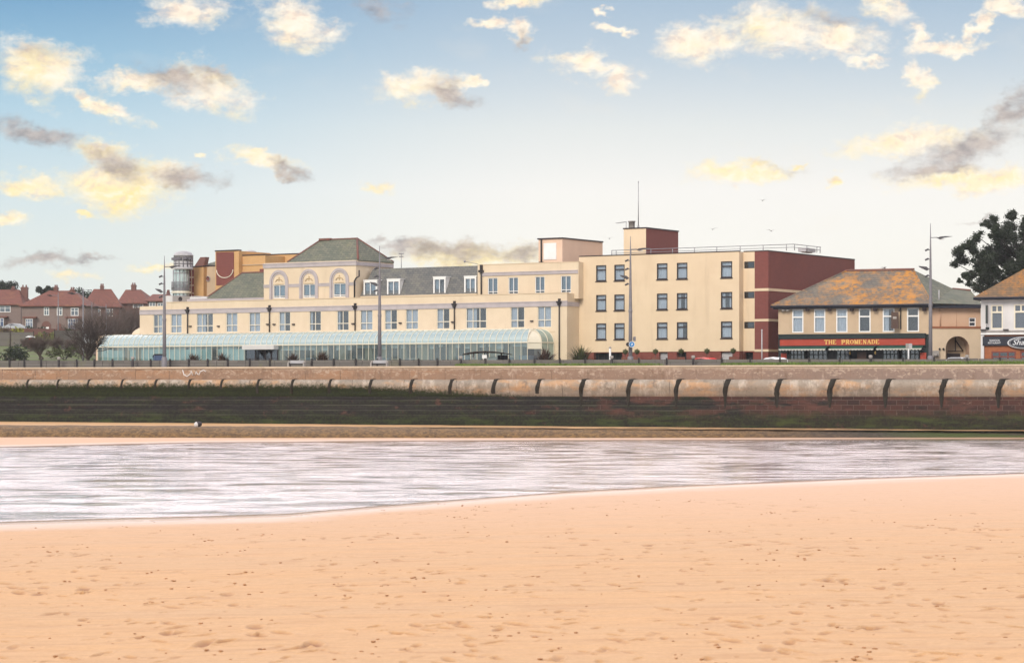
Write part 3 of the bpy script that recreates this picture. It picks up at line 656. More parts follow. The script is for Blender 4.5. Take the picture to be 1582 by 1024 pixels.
def build_seawall():
    t = thing('sea_wall', (WO.x, WO.y, 0), WANG, 'long stone sea wall with rolled coping, black and green weed below', 'sea wall')
    L0, L1 = -60.0, WLEN + 60; N = 220
    def sweep(prof, name, m, smooth=False, jit=0.0):
        mb = MB(); n = len(prof); vs = []; rr = random.Random(name)
        for i in range(N + 1):
            s = L0 + (L1 - L0) * i / N; k = s / WLEN
            for (v, z, tilt) in prof: vs.append((s, v + rr.uniform(-jit, jit), z + tilt * k))
        fs = [(i * n + j, (i + 1) * n + j, (i + 1) * n + j + 1, i * n + j + 1) for i in range(N) for j in range(n - 1)]
        mb.add(vs, fs, 0, smooth); return mb.build(name, m, t)
    T_ = .15
    sweep([(.55, 4.2, 0), (.55, 4.41, 0), (.55, 5.28, T_), (.60, 5.30, T_), (1.0, 5.30, T_), (1.0, 5.2, T_)][:4], 'parapet', seawall_material('parapet'), jit=.008)
    sweep([(.53, 5.285, T_), (.47, 5.29, T_), (.47, 5.42, T_), (1.15, 5.43, T_), (1.15, 5.2, T_)], 'coping', mat('pale_coping', (.55, .45, .34), (.44, .36, .27), 1.0, .85, .3, 5), jit=.012)
    roll = [(.56, 4.41), (.36, 4.39), (.20, 4.28), (.12, 4.10), (.11, 3.90), (.18, 3.70), (.30, 3.50), (.37, 3.30), (.38, 3.08), (.42, 3.05)]
    sweep([(v, z, 0) for v, z in roll], 'rolled_coping', seawall_material('roll'), True, .006)
    sweep([(.42, 3.06, 0), (.36, 2.4, 0), (.24, 1.6, 0), (.08, .7, 0), (.0, -.1, 0)], 'stone_face', seawall_material('face'), False, .012)
    mb = MB(); s0 = wall_s(279); mb.tube([(s0 + dx * 1.9, .535, 4.66 + .55 * dz) for dx, dz in ((0, 1), (.06, .3), (.2, 0), (.34, .35), (.38, .85), (.46, .2), (.56, .15), (.62, .8), (.66, .4), (.74, .25), (.8, .75), (.95, .95), (1.05, .7))], .05, 5); mb.build('painted_scrawl', M['white_render'], t)
    rm = mat('dark_weedy_joint', (.016, .014, .010), (.030, .025, .018), 2.5, .8, .4, 8)
    for px, k in [(-12, .5), (40, .5), (87, .5), (134, .55), (186, .55), (238, .6), (290, .6), (340, .6), (396, .7), (449, .7), (507, .75), (570, .8), (633, .85), (694, .9), (761, 1), (829, 1), (897, 1.1), (970, 1.15), (1044, 1.2),
                  (1120, 1.2), (1200, 1.25), (1282, 1.3), (1368, 1.3), (1455, 1.35), (1543, 1.45), (1632, 1.4)]:
        s = wall_s(px); mb = MB(); w = .17 * k; path = [(.52, 4.46), (.30, 4.43), (.14, 4.30), (.055, 4.10), (.045, 3.90), (.12, 3.68), (.24, 3.48), (.31, 3.28), (.33, 3.0), (.31, 2.6), (.27, 2.2)][:(6 if k < .7 else 8 if k < 1.05 else 11)]
        vs = []
        for i, (v, z) in enumerate(path):
            dx = .22 * k * (1 - ((4.46 - z) / .8)) if z > 3.6 else -.02 * k
            ww = w * (1.35 if i == 0 else 1 if i < 8 else max(.3, 1 - .22 * (i - 7))) * random.uniform(.85, 1.15)
            if i == 0: dx += .18 * k
            vs += [(s + dx - ww, v + .10, z), (s + dx - ww * .8, v, z), (s + dx + ww * .8, v, z), (s + dx + ww, v + .10, z)]
        fs = [(i * 4 + j, i * 4 + j + 1, i * 4 + 5 + j, i * 4 + 4 + j) for i in range(len(path) - 1) for j in range(3)]
        mb.add(vs, fs, 0, True).build('rib', rm, t, True)
build_seawall()

def build_step():
    x0, y0 = at(0, 178.0); x1, y1 = at(1582, 182.0); m = bpy.data.materials.new('weedy_concrete_step'); m.use_nodes = True; T = NT(m.node_tree); p = T.n['Principled BSDF']
    co = T.new('ShaderNodeTexCoord').outputs['Object']; s = T.new('ShaderNodeSeparateXYZ'); T.put(s.inputs[0], co)
    a = T.noise(T.scaled(co, 1.4, 1, 2), 2.2, 7, .72); col = T.mix(T.mrange(a, .38, .62), (.085, .042, .010), (.235, .125, .034)); col = T.mix(T.mrange(T.noise(co, 5, 5, .75), .56, .70, 0, .8), col, (.44, .30, .13))
    rt = T.mix(T.mrange(a, .4, .6), (.042, .032, .022), (.085, .060, .040)); col = T.mix(T.mrange(s.outputs[0], 52, 66), col, rt)
    gm = T.math('MULTIPLY', T.mrange(s.outputs[0], 62, 72), T.mrange(T.noise(T.scaled(co, .25, 1, 1.5), 1, 5, .6), .35, .55)); col = T.mix(gm, col, (.058, .08, .012))
    T.put(p.inputs['Base Color'], col); p.inputs['Roughness'].default_value = .75
    b = T.new('ShaderNodeBump'); b.inputs['Strength'].default_value = .8; b.inputs['Distance'].default_value = .06; T.put(b.inputs['Height'], T.noise(co, 5, 6, .7)); T.l.new(b.outputs[0], p.inputs['Normal'])
    ang = atan2(y1 - y0, x1 - x0); L = sqrt((x1 - x0) ** 2 + (y1 - y0) ** 2)
    mb = MB(); N = 260; vs = []; rr = random.Random(3)
    for i in range(N + 1):
        k = (-50 + (L + 100) * i / N) / L; h = .95 - .45 * k
        for (v, z) in ((-.3, -.5), (.0, -.02), (.9, h * .45), (2.0, h * .82), (3.7, h * 1.0), (4.6, h * 1.01), (4.8, h - .3)): vs.append((k * L, v + rr.uniform(-.12, .12), z + rr.uniform(-.02, .02)))
    mb.add(vs, [(i * 7 + j, (i + 1) * 7 + j, (i + 1) * 7 + j + 1, i * 7 + j + 1) for i in range(N) for j in range(6)], 0, True)
    o = mb.build('sloping_step', m); o.location = (x0, y0, 0); o.rotation_euler = (0, 0, ang)
    tag(o, 'long low weed-covered sloping concrete step running along the sand below the sea wall', 'step')
    # small two-tone boulder on the lip
    D = 181.2; bx, by = at(307, D); r2 = random.Random(8); mb = MB(); mb.blob((0, 0, .12), .26, .22, .2, 9, 6, 0, .12, r2); mb.blob((-.16, -.05, .10), .2, .2, .2, 8, 6, 1, .12, r2)
    o = mb.build('boulder', [mat('dark_wet_rock', (.05, .04, .045), (.03, .025, .03), 5, .6), M['white_render']]); o.location = (bx, by, zat(657.5, D) + .0)
    tag(o, 'small half white half dark boulder lying on the lip of the weedy step', 'boulder')
build_step()

# ------------------------------------------------------------------ hotel (cream, long, with glazed conservatory)
H = Frame(1142, 222, 32.8, 5.4)
VF, VC = -2.2, -5.4
def build_hotel():
    t = thing('hotel', H.loc, H.a, 'long cream hotel with arched windows, slate roofs and glazed conservatory', 'hotel')
    v = VF; uL, uS, uR = H.u(216, v), H.u(257, v), H.u(876, v)
    zt = (H.z(300, 466, v) + H.z(865, 453.6, v)) / 2; zl = H.z(235, 473, v)
    wins = [(236.6, 251.2), (263.6, 280.8), (303.4, 329.2), (349, 367), (384.6, 402.2), (430.8, 448.6), (477.7, 496), (520.3, 538.9), (556.4, 575.7), (593.9, 613.6), (626.5, 646), (674.5, 694.6), (719.7, 751.5), (788.5, 810.3), (830.2, 851.8)]
    z1 = (H.z(439, 481.7, v) + H.z(841, 473, v)) / 2; z0 = (H.z(439, 511.6, v) + H.z(841, 506.5, v)) / 2
    rects = [(H.u(a, v), H.u(b, v), z0, z1) for a, b in wins]
    doors = []
    r = random.Random(4); x = uL + 1
    while x < uR - 5: w = r.choice([.9, 1.4, 2.0]); doors.append((x, x + w, .1 if r.random() < .3 else 1.2, 2.5)); x += w + r.uniform(.6, 1.8)
    mb = MB(); holed(mb, uL, uS, 0, zl, v, [q for q in rects + doors if q[1] < uS], .16, 0, 1); holed(mb, uS, uR, 0, zt, v, [q for q in rects + doors if q[0] > uS], .16, 0, 1)
    mass(mb, uL, uS, v, 9, 0, zl, 0, 2); mass(mb, uS, uR, v, 9, 0, zt - .5, 0, 2)
    for a, b, zz in ((uS, uR, zt),):                                                 # parapet upstand
        mb.quad((a, v, zz), (b, v, zz), (b, v + .25, zz), (a, v + .25, zz), 0); mb.quad((a, v + .25, zz - .5), (a, v + .25, zz), (b, v + .25, zz), (b, v + .25, zz - .5), 0)
    mb.box(uR - .25, uR, v + .002, 0, zt - .5, zt - .002); mb.box(uS, uS + .25, v + .002, 4, zt - .5, zt - .002)
    mb.build('wall', [M['cream'], M['room'], M['concrete']], t)
    # lilac band
    zb0 = (H.z(216, 487.3, v) + H.z(865, 472, v)) / 2; zb1 = zb0 + .42
    mb = MB(); mb.box(uL, uR + .06, v - .06, v - .003, zb0, zb1); mb.box(uL, uR + .09, v - .1, v - .003, zb1, zb1 + .09); mb.box(uR + .003, uR + .06, v, -.02, zb0, zb1); mb.build('cornice_band', M['lilac'], t)
    mb = MB(); mb.box(uS, uR + .05, v - .05, v + .28, zt + .003, zt + .07); mb.build('parapet_coping', M['cream2'], t)
    mb = MB(); mb.box(uL + 3, uR - 1.4, v - .05, v - .003, z0 - .42, z0 - .34); mb.build('string_course', M['cream2'], t)
    rr = random.Random(9); cs = ['right', 'both', 'left', 'both', 'both', 'left', 'slim', 'slim', 'both', 'left', 'both', 'left', 'left', 'left', 'both']
    for q, (a, b), c in zip(rects, wins, cs):
        tri = (b - a) > 24; window(t, q, v, M['frame_cream'], (.333, .667) if tri else (.5,), (.36,), .075, c, sill=None)
    # downpipes with hopper heads
    for px in (290.9, 417.4, 549.7, 703, 865):
        x = H.u(px, v); mb = MB(); mb.tube([(x, v - .14, z0 - .1 if px < 800 else .2), (x, v - .14, zb1 - .05)], .062, 8)
        mb.prism([(-.17 + x, zb1), (.17 + x, zb1), (.11 + x, zb1 - .35), (-.11 + x, zb1 - .35)], 'y', v - .28, v - .02); mb.box(x - .24, x + .24, v - .32, v - .01, zb1 - .1, zb1 + .05); mb.box(x - .1, x + .1, v - .2, v - .0, zb1 + .05, zb1 + .3)
        mb.build('downpipe', M['black'], t)
    for px, py in ((294.5, 504), (414, 501), (424, 501), (454, 501), (546, 500), (700, 497.5), (338, 504), (619, 499), (822, 496)):
        x, z = H.fp(px, py, v); mb = MB(); mb.box(x - .16, x + .16, v - .16, v - .003, z - .06, z + .06); mb.box(x - .05, x + .05, v - .2, v - .16, z - .03, z + .03); mb.build('wall_light', M['frame_dark'], t)
    # ---- central block with three arches
    v = -1.4; a, b = H.u(407.6, v), H.u(550, v); zc = (H.z(407.6, 407.5, v) + H.z(550, 401.2, v)) / 2; zf = zt - .5
    arches = [(417, 445.7, 422.2, 441.3, 417, 439.9, 460), (463, 492, 468.4, 488, 415.7, 438.6, 459.6), (509.8, 539.4, 515, 535.3, 414, 437.9, 459.3)]
    rects = [(H.u(q[2], v), H.u(q[3], v), H.z(480, 459.6, v), H.z(480, 438.8, v)) for q in arches]
    mb = MB(); holed(mb, a, b, zf, zc, v, rects, .16, 0, 1); mass(mb, a, b, v, v + 6.5, zf, zc, 0, 2); mb.build('central_block', [M['cream'], M['room'], M['concrete']], t)
    zb = H.z(480, 412.3, v); zs = zb + .36
    mb = MB(); mb.box(a - .05, b + .07, v - .09, v - .003, zb, zs); mb.box(b + .003, b + .09, v - .003, v + 6.4, zb, zs); mb.box(a - .05, b + .1, v - .13, v - .003, zs + .003, zs + .1); mb.build('cornice_band', M['lilac'], t)
    zm, zm1 = H.z(455, 443.5, v), H.z(455, 439.7, v); eds = [a] + [H.u(x, v) for x in (417, 445.7, 463, 492, 509.8, 539.4)] + [b]
    for k in range(0, 8, 2): mb = MB(); mb.box(eds[k], eds[k + 1], v - .05, v - .003, zm, zm1); mb.box(eds[k], eds[k + 1], v - .08, v - .003, zm1 - .01, zm1 + .07); mb.build('string_course', M['lilac'], t)
    mb = MB(); x = H.u(548.6, v); y = v - .12; mb.tube([(x, y, zf), (x, y, H.z(548, 434, v)), (H.u(551.5, v), y, H.z(550, 429.5, v)), (H.u(556, v) , y, H.z(556, 427, v)), (H.u(556, v), y, H.z(556, 417.5, v))], .075, 8); mb.build('downpipe', M['black'], t)
    for q, rc in zip(arches, rects):
        uo0, uo1 = H.u(q[0], v), H.u(q[1], v); uc = (uo0 + uo1) / 2; w = (uo1 - uo0) / 2; zap = H.z(480, 415.6, v); zsp = zap - w * 1.05; zlo = H.z(480, 462, v)
        mb = MB()
        def ring(ro, ri, y):
            n = 20; pts_o = [(uc - ro, zlo)] + [(uc - ro * cos(pi * i / n), zsp + ro * 1.05 * sin(pi * i / n)) for i in range(n + 1)] + [(uc + ro, zlo)]
            pts_i = [(uc - ri, zlo)] + [(uc - ri * cos(pi * i / n), zsp + ri * 1.05 * sin(pi * i / n)) for i in range(n + 1)] + [(uc + ri, zlo)]
            for i in range(len(pts_o) - 1):
                A, B, C, D = pts_o[i], pts_o[i + 1], pts_i[i + 1], pts_i[i]
                mb.quad((A[0], y, A[1]), (D[0], y, D[1]), (C[0], y, C[1]), (B[0], y, B[1])); mb.quad((A[0], y, A[1]), (B[0], y, B[1]), (B[0], v, B[1]), (A[0], v, A[1])); mb.quad((D[0], v, D[1]), (C[0], v, C[1]), (C[0], y, C[1]), (D[0], y, D[1]))
        ring(w, w * .80, v - .10); ring(w * .77, w * .66, v - .06); mb.build('arch_surround', M['lilac'], t, True)
        wd = window(t, rc, v, M['frame_white'], (.5,), (.14,), .07, 'none')
        curtain_mesh(rc[0] + .1, rc[1] - .1, rc[2] + .3, rc[3] - .05, v + .2).build('blind', mat('pale_blue_blind', (.30, .42, .48), (.26, .37, .43), 2, .8), wd)
        mb = MB(); zc0 = rc[3] + .32                                                    # plaster ornament over the window
        mb.blob((uc, v - .04, zc0 + .42), .08, .05, .13, 8, 6); mb.tube([(uc - .45, v - .03, zc0), (uc - .3, v - .04, zc0 + .22), (uc, v - .04, zc0 + .30), (uc + .3, v - .04, zc0 + .22), (uc + .45, v - .03, zc0)], .05, 6); mb.tube([(uc, v - .04, zc0 + .02), (uc, v - .04, zc0 + .4)], .04, 6)
        mb.box(uc - .55, uc + .55, v - .05, v - .003, rc[3] + .06, rc[3] + .12); mb.build('plaster_ornament', mat('ornament_plaster', (.60, .46, .28), (.52, .40, .25), 3, .8), t)
    # hipped slate roof
    e0 = H.u(445, v + .4); rz = (H.z(495, 370.5, v + 3.2) + H.z(551, 369.2, v + 3.2)) / 2; r0, r1 = H.u(495, v + 3.2), H.u(551, v + 3.2)
    mb = MB(); hip_roof(mb, e0, b + .05, v + .3, v + 6.5, zc + .06, r0, r1, v + 3.3, rz, 0); rf = mb.build('roof', M['slate'], t)
    mb = MB(); mb.tube([(b + .02, v + .3, zc + .08), (r1, v + 3.3, rz + .03)], .11, 6); mb.tube([(r1, v + 3.3, rz + .03), (b + .02, v + 6.5, zc + .08)], .09, 6); mb.tube([(r0, v + 3.3, rz + .03), (r1, v + 3.3, rz + .03)], .09, 6); mb.tube([(e0, v + .3, zc + .08), (r0, v + 3.3, rz + .03)], .09, 6)
    mb.build('ridge_tiles', M['ridge'], rf); mb = MB(); mb.box(r0 - .1, r0 + 1.3, v + 3.05, v + 3.5, rz - .05, rz + .16); mb.build('vent', M['ridge'], rf)
    # ---- slate roof left of the block
    vv = -1.0; e0, e1 = H.u(317, vv), a - .01; zL = H.z(380, 460, vv); t0 = H.u(374.5, vv + 3.2); zT = H.z(390, 421.4, vv + 3.2)
    mb = MB(); mb.add([(e0, vv, zL), (e1, vv, zL), (e1, vv + 3.2, zT), (t0, vv + 3.2, zT), (e0, vv + 6, zL), (e1, vv + 6, zL)], [(0, 1, 2, 3), (0, 3, 4), (3, 2, 5, 4), (1, 5, 2), (0, 4, 5, 1)]); rl = mb.build('roof', M['slate'], t)
    mb = MB(); mb.tube([(e0, vv, zL + .03), (t0, vv + 3.2, zT + .03), (e1, vv + 3.2, zT + .03)], .09, 6); mb.build('ridge_tiles', M['ridge'], rl)
    u2 = H.u(290, vv); mb = MB(); mb.box(u2, e1, vv - .12, vv + .3, zf, zL - .02); mb.build('gutter_strip', M['lilac'], t)
    mb = MB(); mb.box(H.u(294, vv), H.u(320, vv), vv - .05, vv + 3, zL + .0, zL + .22); mb.box(H.u(296, vv), H.u(308, vv), vv - .1, vv + 2, zL + .25, zL + .3); mb.build('roof_plinth', M['white_render'], t)
    # ---- mansard with dormers
    vm = -.75; vt = vm + 1.5; u0, u1 = b + .02, H.u(737.5, vm); zb_ = (H.z(556, 458, vm) + H.z(737, 453, vm)) / 2; ztm = (H.z(561, 416, vt) + H.z(737, 410.4, vt)) / 2; ut0 = b + .55
    mb = MB(); mb.add([(u0, vm, zb_), (u1, vm, zb_), (u1, vt, ztm), (ut0, vt, ztm), (u0, vm + 6, zb_), (u1, vm + 6, zb_), (u1, vt + 4.6, ztm), (ut0, vt + 4.6, ztm)], [(0, 1, 2, 3), (0, 3, 7, 4), (3, 2, 6, 7), (1, 5, 6, 2), (4, 7, 6, 5)])
    ms = mb.build('mansard_roof', M['slate_grey'], t)
    mb = MB(); mb.box(u0 + .1, u1, vm - .12, vm + .1, zf, zb_ - .01); mb.build('gutter_strip', M['cream2'], t)
    for i, (x0, x1, y0, y1) in enumerate(((562.4, 583, 433.5, 458.8), (598.6, 618.5, 432, 457.6), (670, 689, 428.6, 456), (717.8, 736.3, 427.5, 455))):
        p, q, c, d = H.rect(x0, y0, x1, y1, vm + .15); k = vt - vm
        mb = MB(); y = vm + .12
        mb.add([(p, y, c), (q, y, c), (q, y, d), (p, y, d), (p, vt + .1, c), (q, vt + .1, c), (q, vt + .1, d), (p, vt + .1, d)], [(1, 5, 6, 2), (4, 0, 3, 7), (3, 2, 6, 7)]); mb.box(p - .05, q + .08, y - .06, vt, d + .002, d + .09)
        dm = mb.build('dormer', M['frame_white'], t)
        mb = MB(); mb.box(p, p + .16, y - .05, y + .04, c, d); mb.box(q - .16, q, y - .05, y + .04, c, d); mb.box(p + .16, q - .16, y - .05, y + .04, d - .2, d - .002); mb.box(p + .16, q - .16, y - .05, y + .04, c, c + .12); mb.box((p + q) / 2 - .04, (p + q) / 2 + .04, y - .04, y + .03, c + .12, d - .2); mb.build('frame', M['frame_white'], dm)
        mb = MB(); mb.box(p + .16, q - .16, y + .005, y + .02, c + .12, d - .2); mb.build('pane', M['pane'], dm)
        mb = MB(); mb.quad((p + .1, y + .5, c), (q - .1, y + .5, c), (q - .1, y + .5, d), (p + .1, y + .5, d)); mb.build('backing', M['room'], dm)
        curtain_mesh(p + .18, q - .18 if i != 2 else (p + q) / 2, c + .13, d - .2, y + .15).build('curtain', mat('blue_grey_curtain', (.36, .45, .50), (.30, .38, .44), 3, .9), dm)
        mb = MB(); mb.box(p - .25, q + .25, y - .2, y - .06, c - .14, c - .02); mb.build('sill', M['frame_dark'] if i != 2 else M['white'], dm)
    for px, py in ((632, 451.5), (650, 450.6), (702.5, 449.2)):
        x, z = H.fp(px, py, vm + .1); k = (z - zb_) / (ztm - zb_); y = vm + (vt - vm) * k; mb = MB(); mb.add([(x - .19, y - .05, z - .22), (x + .19, y - .05, z - .22), (x + .19, y + .14, z + .22), (x - .19, y + .14, z + .22), (x - .19, y + .15, z - .3), (x + .19, y + .15, z - .3)], [(0, 1, 2, 3), (0, 4, 5, 1), (1, 5, 2), (0, 3, 4)]); mb.build('roof_vent', M['black'], t)
    # ---- right upper block
    v = -.9; a2, b2 = H.u(738, v), H.u(894.5, v) - .05; zc = (H.z(740, 409.8, v) + H.z(894, 404.6, v)) / 2
    wl = ((753.6, 768.8), (785.5, 800.5), (826.6, 841.4), (866.3, 882)); rects = [(H.u(p, v), H.u(q, v), H.z(815, 453.8, v), H.z(815, 427.8, v)) for p, q in wl]
    mb = MB(); holed(mb, a2, b2, zf, zc, v, rects, .16, 0, 1); mass(mb, a2, b2, v, 8, zf, zc, 0, 2); mb.build('upper_block', [M['cream'], M['room'], M['concrete']], t)
    zb = H.z(815, 424.6, v); mb = MB(); mb.box(a2 + .5, b2 - .05, v - .08, v - .003, zb, zb + .26); mb.box(a2 + .5, b2 - .05, v - .11, v - .003, zb + .263, zb + .33); mb.build('cornice_band', M['lilac'], t)
    mb = MB(); mb.box(a2, b2, v - .04, v + .3, zc + .003, zc + .06); mb.build('parapet_coping', M['cream2'], t)
    bb = mat('deep_blue_blind', (.22, .30, .35), (.18, .26, .31), 2, .8)
    for q in rects:
        wd = window(t, q, v, M['frame_white'], (.5,), (.17,), .065, 'none'); curtain_mesh(q[0] + .08, q[1] - .08, q[2] + .35, q[3] - .05, v + .2).build('blind', bb, wd)
    x = H.u(744.5, v); mb = MB(); mb.tube([(x, v - .13, zf + .1), (x, v - .13, zc - .7)], .075, 8); mb.box(x - .24, x + .24, v - .3, v - .01, zc - .72, zc - .5); mb.box(x - .12, x + .12, v - .2, v - .003, zc - .5, zc + .02); mb.build('downpipe', M['black'], t)
    # rooftop stair house
    v = 2.2; a3, b3 = H.u(832, v), H.u(868.8, v); z_1 = (H.z(832, 371, v) + H.z(869, 368.2, v)) / 2; vb = H.side(931, 374, b3)[0]
    mb = MB(); mass(mb, a3, b3, v, vb, zc - .1, z_1, 0, 0, True); sh_ = mb.build('stair_house', M['pinkcream'], t)
    mb = MB(); mb.box(a3 - .1, b3 + .1, v - .1, vb, z_1 + .003, z_1 + .13); mb.build('roof_edge', M['frame_dark'], sh_)
    p, q, c, d = H.rect(840.3, 375.6, 859.8, 401, v); mb = MB(); mb.box(p, q, v - .06, v - .003, c, d); mb.box(p + .12, q - .12, v - .075, v - .062, c + .1, d - .12); mb.build('door', M['white'], sh_)
    x = H.u(837, v); mb = MB(); mb.tube([(x, v - .1, zc), (x, v - .1, z_1)], .08, 8); mb.box(x - .2, x + .2, v - .25, v - .02, zc + .0, zc + .3); mb.build('downpipe', M['black'], sh_)
    # ---- half dome and flat-roofed bay at the left end
    vd = -1.0; ud = uL + .02; rr_ = (H.u(216, vd) - H.u(189, vd)); zd0 = H.z(200, 519, vd); zd1 = H.z(214, 502.5, vd); mb = MB()
    prof = [(rr_ * cos(pi / 2 * i / 8), zd0 + (zd1 - zd0) * sin(pi / 2 * i / 8)) for i in range(9)]; mb.lathe(prof, ud, vd + 1.2, 12, 0, pi / 2, pi * 1.5, False); mb.build('half_dome', M['cream'], t)
    mb = MB(); ub = H.u(159, vd); zz = H.z(190, 519.6, vd); mb.box(ub, ud, vd - 1.1, vd + 5, 0, zz - .15); mb.box(ub - .15, ud - .01, vd - 1.3, vd + 5.1, zz - .147, zz + .06); mb.build('flat_roof_bay', M['pinkcream'], t)
    # ---- conservatory: quarter-round glazed vault on a glazed front, chamfered at both ends
    vc, RV = VC, 1.35; cl, cr = H.u(146, vc), H.u(815, vc); zfr = (H.z(300, 533.5, vc) + H.z(790, 530, vc)) / 2; ztp = zfr + RV * .95
    dg = .95; PL = [(cl - .1, vc + 3.4), (cl, vc + .6), (cl + .5, vc), (cr, vc), (cr + dg, vc + dg), (cr + dg, v_end := VF - .02)]
    def inset(k):                                                                       # path moved inwards by k metres
        out = []; n = len(PL)
        for i, p in enumerate(PL):
            P = Vector(p); ds = []
            if i > 0: ds.append((P - Vector(PL[i - 1])).normalized())
            if i < n - 1: ds.append((Vector(PL[i + 1]) - P).normalized())
            ns = [Vector((-d.y, d.x)) for d in ds]; nn = (sum(ns, Vector((0, 0)))).normalized(); out.append(P + nn * (k / max(.35, nn.dot(ns[0]))))
        return out
    con = MB(); segs = 8; rings = [(inset(RV * (1 - cos(pi / 2 * i / segs))), zfr + RV * .95 * sin(pi / 2 * i / segs)) for i in range(segs + 1)]
    # frame rails: base kerb, eaves rail, top rail
    def rail(k, z0_, z1_, th):
        A, B = inset(k), inset(k + th)
        for i in range(len(PL) - 1): con.add([(*A[i], z0_), (*A[i + 1], z0_), (*B[i + 1], z0_), (*B[i], z0_), (*A[i], z1_), (*A[i + 1], z1_), (*B[i + 1], z1_), (*B[i], z1_)], [(0, 1, 5, 4), (3, 7, 6, 2), (4, 5, 6, 7), (0, 3, 2, 1)])
    rail(-.03, 0, .25, .2); rail(-.05, zfr - .05, zfr + .06, .14); rail(RV, ztp - .06, ztp + .05, .12)
    conv = con.build('conservatory', M['frame_cream'], t)
    g = MB(); gl_, gr_ = MB(), MB(); A = inset(.0)
    for i in range(len(PL) - 1):
        dst = gl_ if i in (0, 1) else gr_ if i == 4 else g
        if i == 3: continue
        dst.quad((*A[i], .25), (*A[i + 1], .25), (*A[i + 1], zfr - .05), (*A[i], zfr - .05), 0)
    g.build('front_glazing', M['conglass'], conv); gl_.build('end_glazing', M['congreen'], conv); gr_.build('end_glazing', M['congreen'], conv)
    g = MB(); gl_, gr_ = MB(), MB()
    for k in range(segs):
        (a_, za), (b_, zb2) = rings[k], rings[k + 1]
        for i in range(len(PL) - 1):
            if i == 3: continue
            (gl_ if i in (0, 1) else gr_ if i == 4 else g).add([(*a_[i], za), (*a_[i + 1], za), (*b_[i + 1], zb2), (*b_[i], zb2)], [(0, 1, 2, 3)], 0, True)
    g.build('vault_glazing', M['conroof'], conv); gl_.build('end_vault', M['congreen'], conv); gr_.build('end_vault', M['congreen'], conv)
    # corner panel over the end doorway
    g = MB()
    for k in range(segs): (a_, za), (b_, zb2) = rings[k], rings[k + 1]; g.quad((*a_[3], za), (*a_[4], za), (*b_[4], zb2), (*b_[3], zb2))
    g.quad((*A[3], zfr * .76), (*A[4], zfr * .76), (*A[4], zfr - .05), (*A[3], zfr - .05)); g.build('corner_panel', M['frame_cream'], conv)
    d_ = MB(); d_.quad((*A[3], .25), (*A[4], .25), (*A[4], zfr * .755), (*A[3], zfr * .755)); d_.build('corner_door', M['pane_dark'], conv)
    I = inset(RV); g = MB(); g.add([(*I[1], ztp), (*I[2], ztp), (*I[3], ztp), (*I[4], ztp), (I[5].x, VF - .01, ztp), (I[1].x, VF - .01, ztp)], [(0, 1, 2, 3, 4, 5)]); g.build('flat_roof', M['lead'], conv)
    # glazing bars: along front every .82 m
    def bar(p, n, w=.045):
        mb = MB(); pr = [(0, .25)] + [(RV * (1 - cos(pi / 2 * i / segs)), zfr + RV * .95 * sin(pi / 2 * i / segs)) for i in range(segs + 1)]
        tx = Vector((-n.y, n.x)) * w / 2; vs = []
        for k, z in pr:
            c = Vector(p) + n * (k - .04); c2 = c + n * .05
            if k > .8: c2 = c + n * .02
            vs += [(*(c - tx), z + .03 * (k > 0)), (*(c + tx), z + .03 * (k > 0)), (*(c2 + tx), z - .02), (*(c2 - tx), z - .02)]
        fs = [(i * 4 + j, i * 4 + (j + 1) % 4, i * 4 + 4 + (j + 1) % 4, i * 4 + 4 + j) for i in range(len(pr) - 1) for j in range(4)]
        return mb.add(vs, fs)
    nb = 76; n0 = Vector((0, 1)); first = None
    ent0, ent1 = H.u(381, vc), H.u(430, vc)
    base_bar = None
    for i in range(nb + 1):
        x = cl + .5 + (cr - cl - .5) * i / nb
        if base_bar is None: base_bar = bar((0, vc), n0).build('glazing_bar', M['frame_cream'], conv); base_bar.location.x = x
        else:
            o = base_bar.copy(); COL.objects.link(o); o.location.x = x
    for (p, n) in (((cr + dg, vc + dg), Vector((-1, 0))), ((cr + dg, vc + dg + 1.1), Vector((-1, 0))), ((cr + dg, VF - .08), Vector((-1, 0))), ((cl, vc + .6), Vector((.8, .6)))): bar(p, n, .07).build('glazing_bar', M['frame_cream'], conv)
    # entrance porch
    mb = MB(); zp = zfr - .02; mb.box(ent0, ent1, vc - .75, vc + .1, zp - .42, zp + .02); pc = mb.build('entrance_canopy', M['white_render'], conv)
    mb = MB(); mb.box(ent0 + .05, ent1 - .05, vc - .10, vc - .06, .1, zp - .43); mb.build('entrance_doors', M['pane_dark'], conv)
    mb = MB()
    for k in (0, .30, .62, .80, 1): x = ent0 + (ent1 - ent0) * k; mb.box(x - .05, x + .05, vc - .16, vc - .11, .1, zp - .43)
    mb.box(ent0, ent1, vc - .155, vc - .115, 1.2, 1.27); mb.build('entrance_frame', M['frame_dark'], conv)
    # inner panels, tables' height dado and posts seen through the glass
    rp = random.Random(2); mb = MB(); x = cl + .8
    while x < H.u(375, vc):
        w = .80 * rp.choice([1, 2, 3]); mb.box(x, x + w, vc + .22, vc + .26, .25, 2.25 + rp.uniform(-.06, .06)); x += w + (.8 if rp.random() < .22 else .0)
    mb.build('lower_panel', M['panelmint'], conv)
    mb = MB(); x = cl + 1
    while x < cr: mb.box(x, x + rp.choice([.5, .8, 1.6]), vc + .4, vc + .45, zfr - rp.uniform(.35, .6), zfr - .1); x += rp.uniform(.9, 2.4)
    mb.build('roller_blind', M['white'], conv)
    mb = MB(); x = cl + 2.5
    while x < cr: mb.box(x, x + .18, vc + 1.6, vc + 1.78, 0, ztp - .1); x += 3.3
    mb.build('inner_post', M['concrete'], conv)
    mb = MB(); x = H.u(436, vc)
    while x < cr - 1: w = rp.uniform(.6, 1.8); mb.box(x, x + w, vc + .9, vc + 1.5, 0, rp.uniform(.85, 1.6)); x += w + rp.uniform(.4, 2.2)
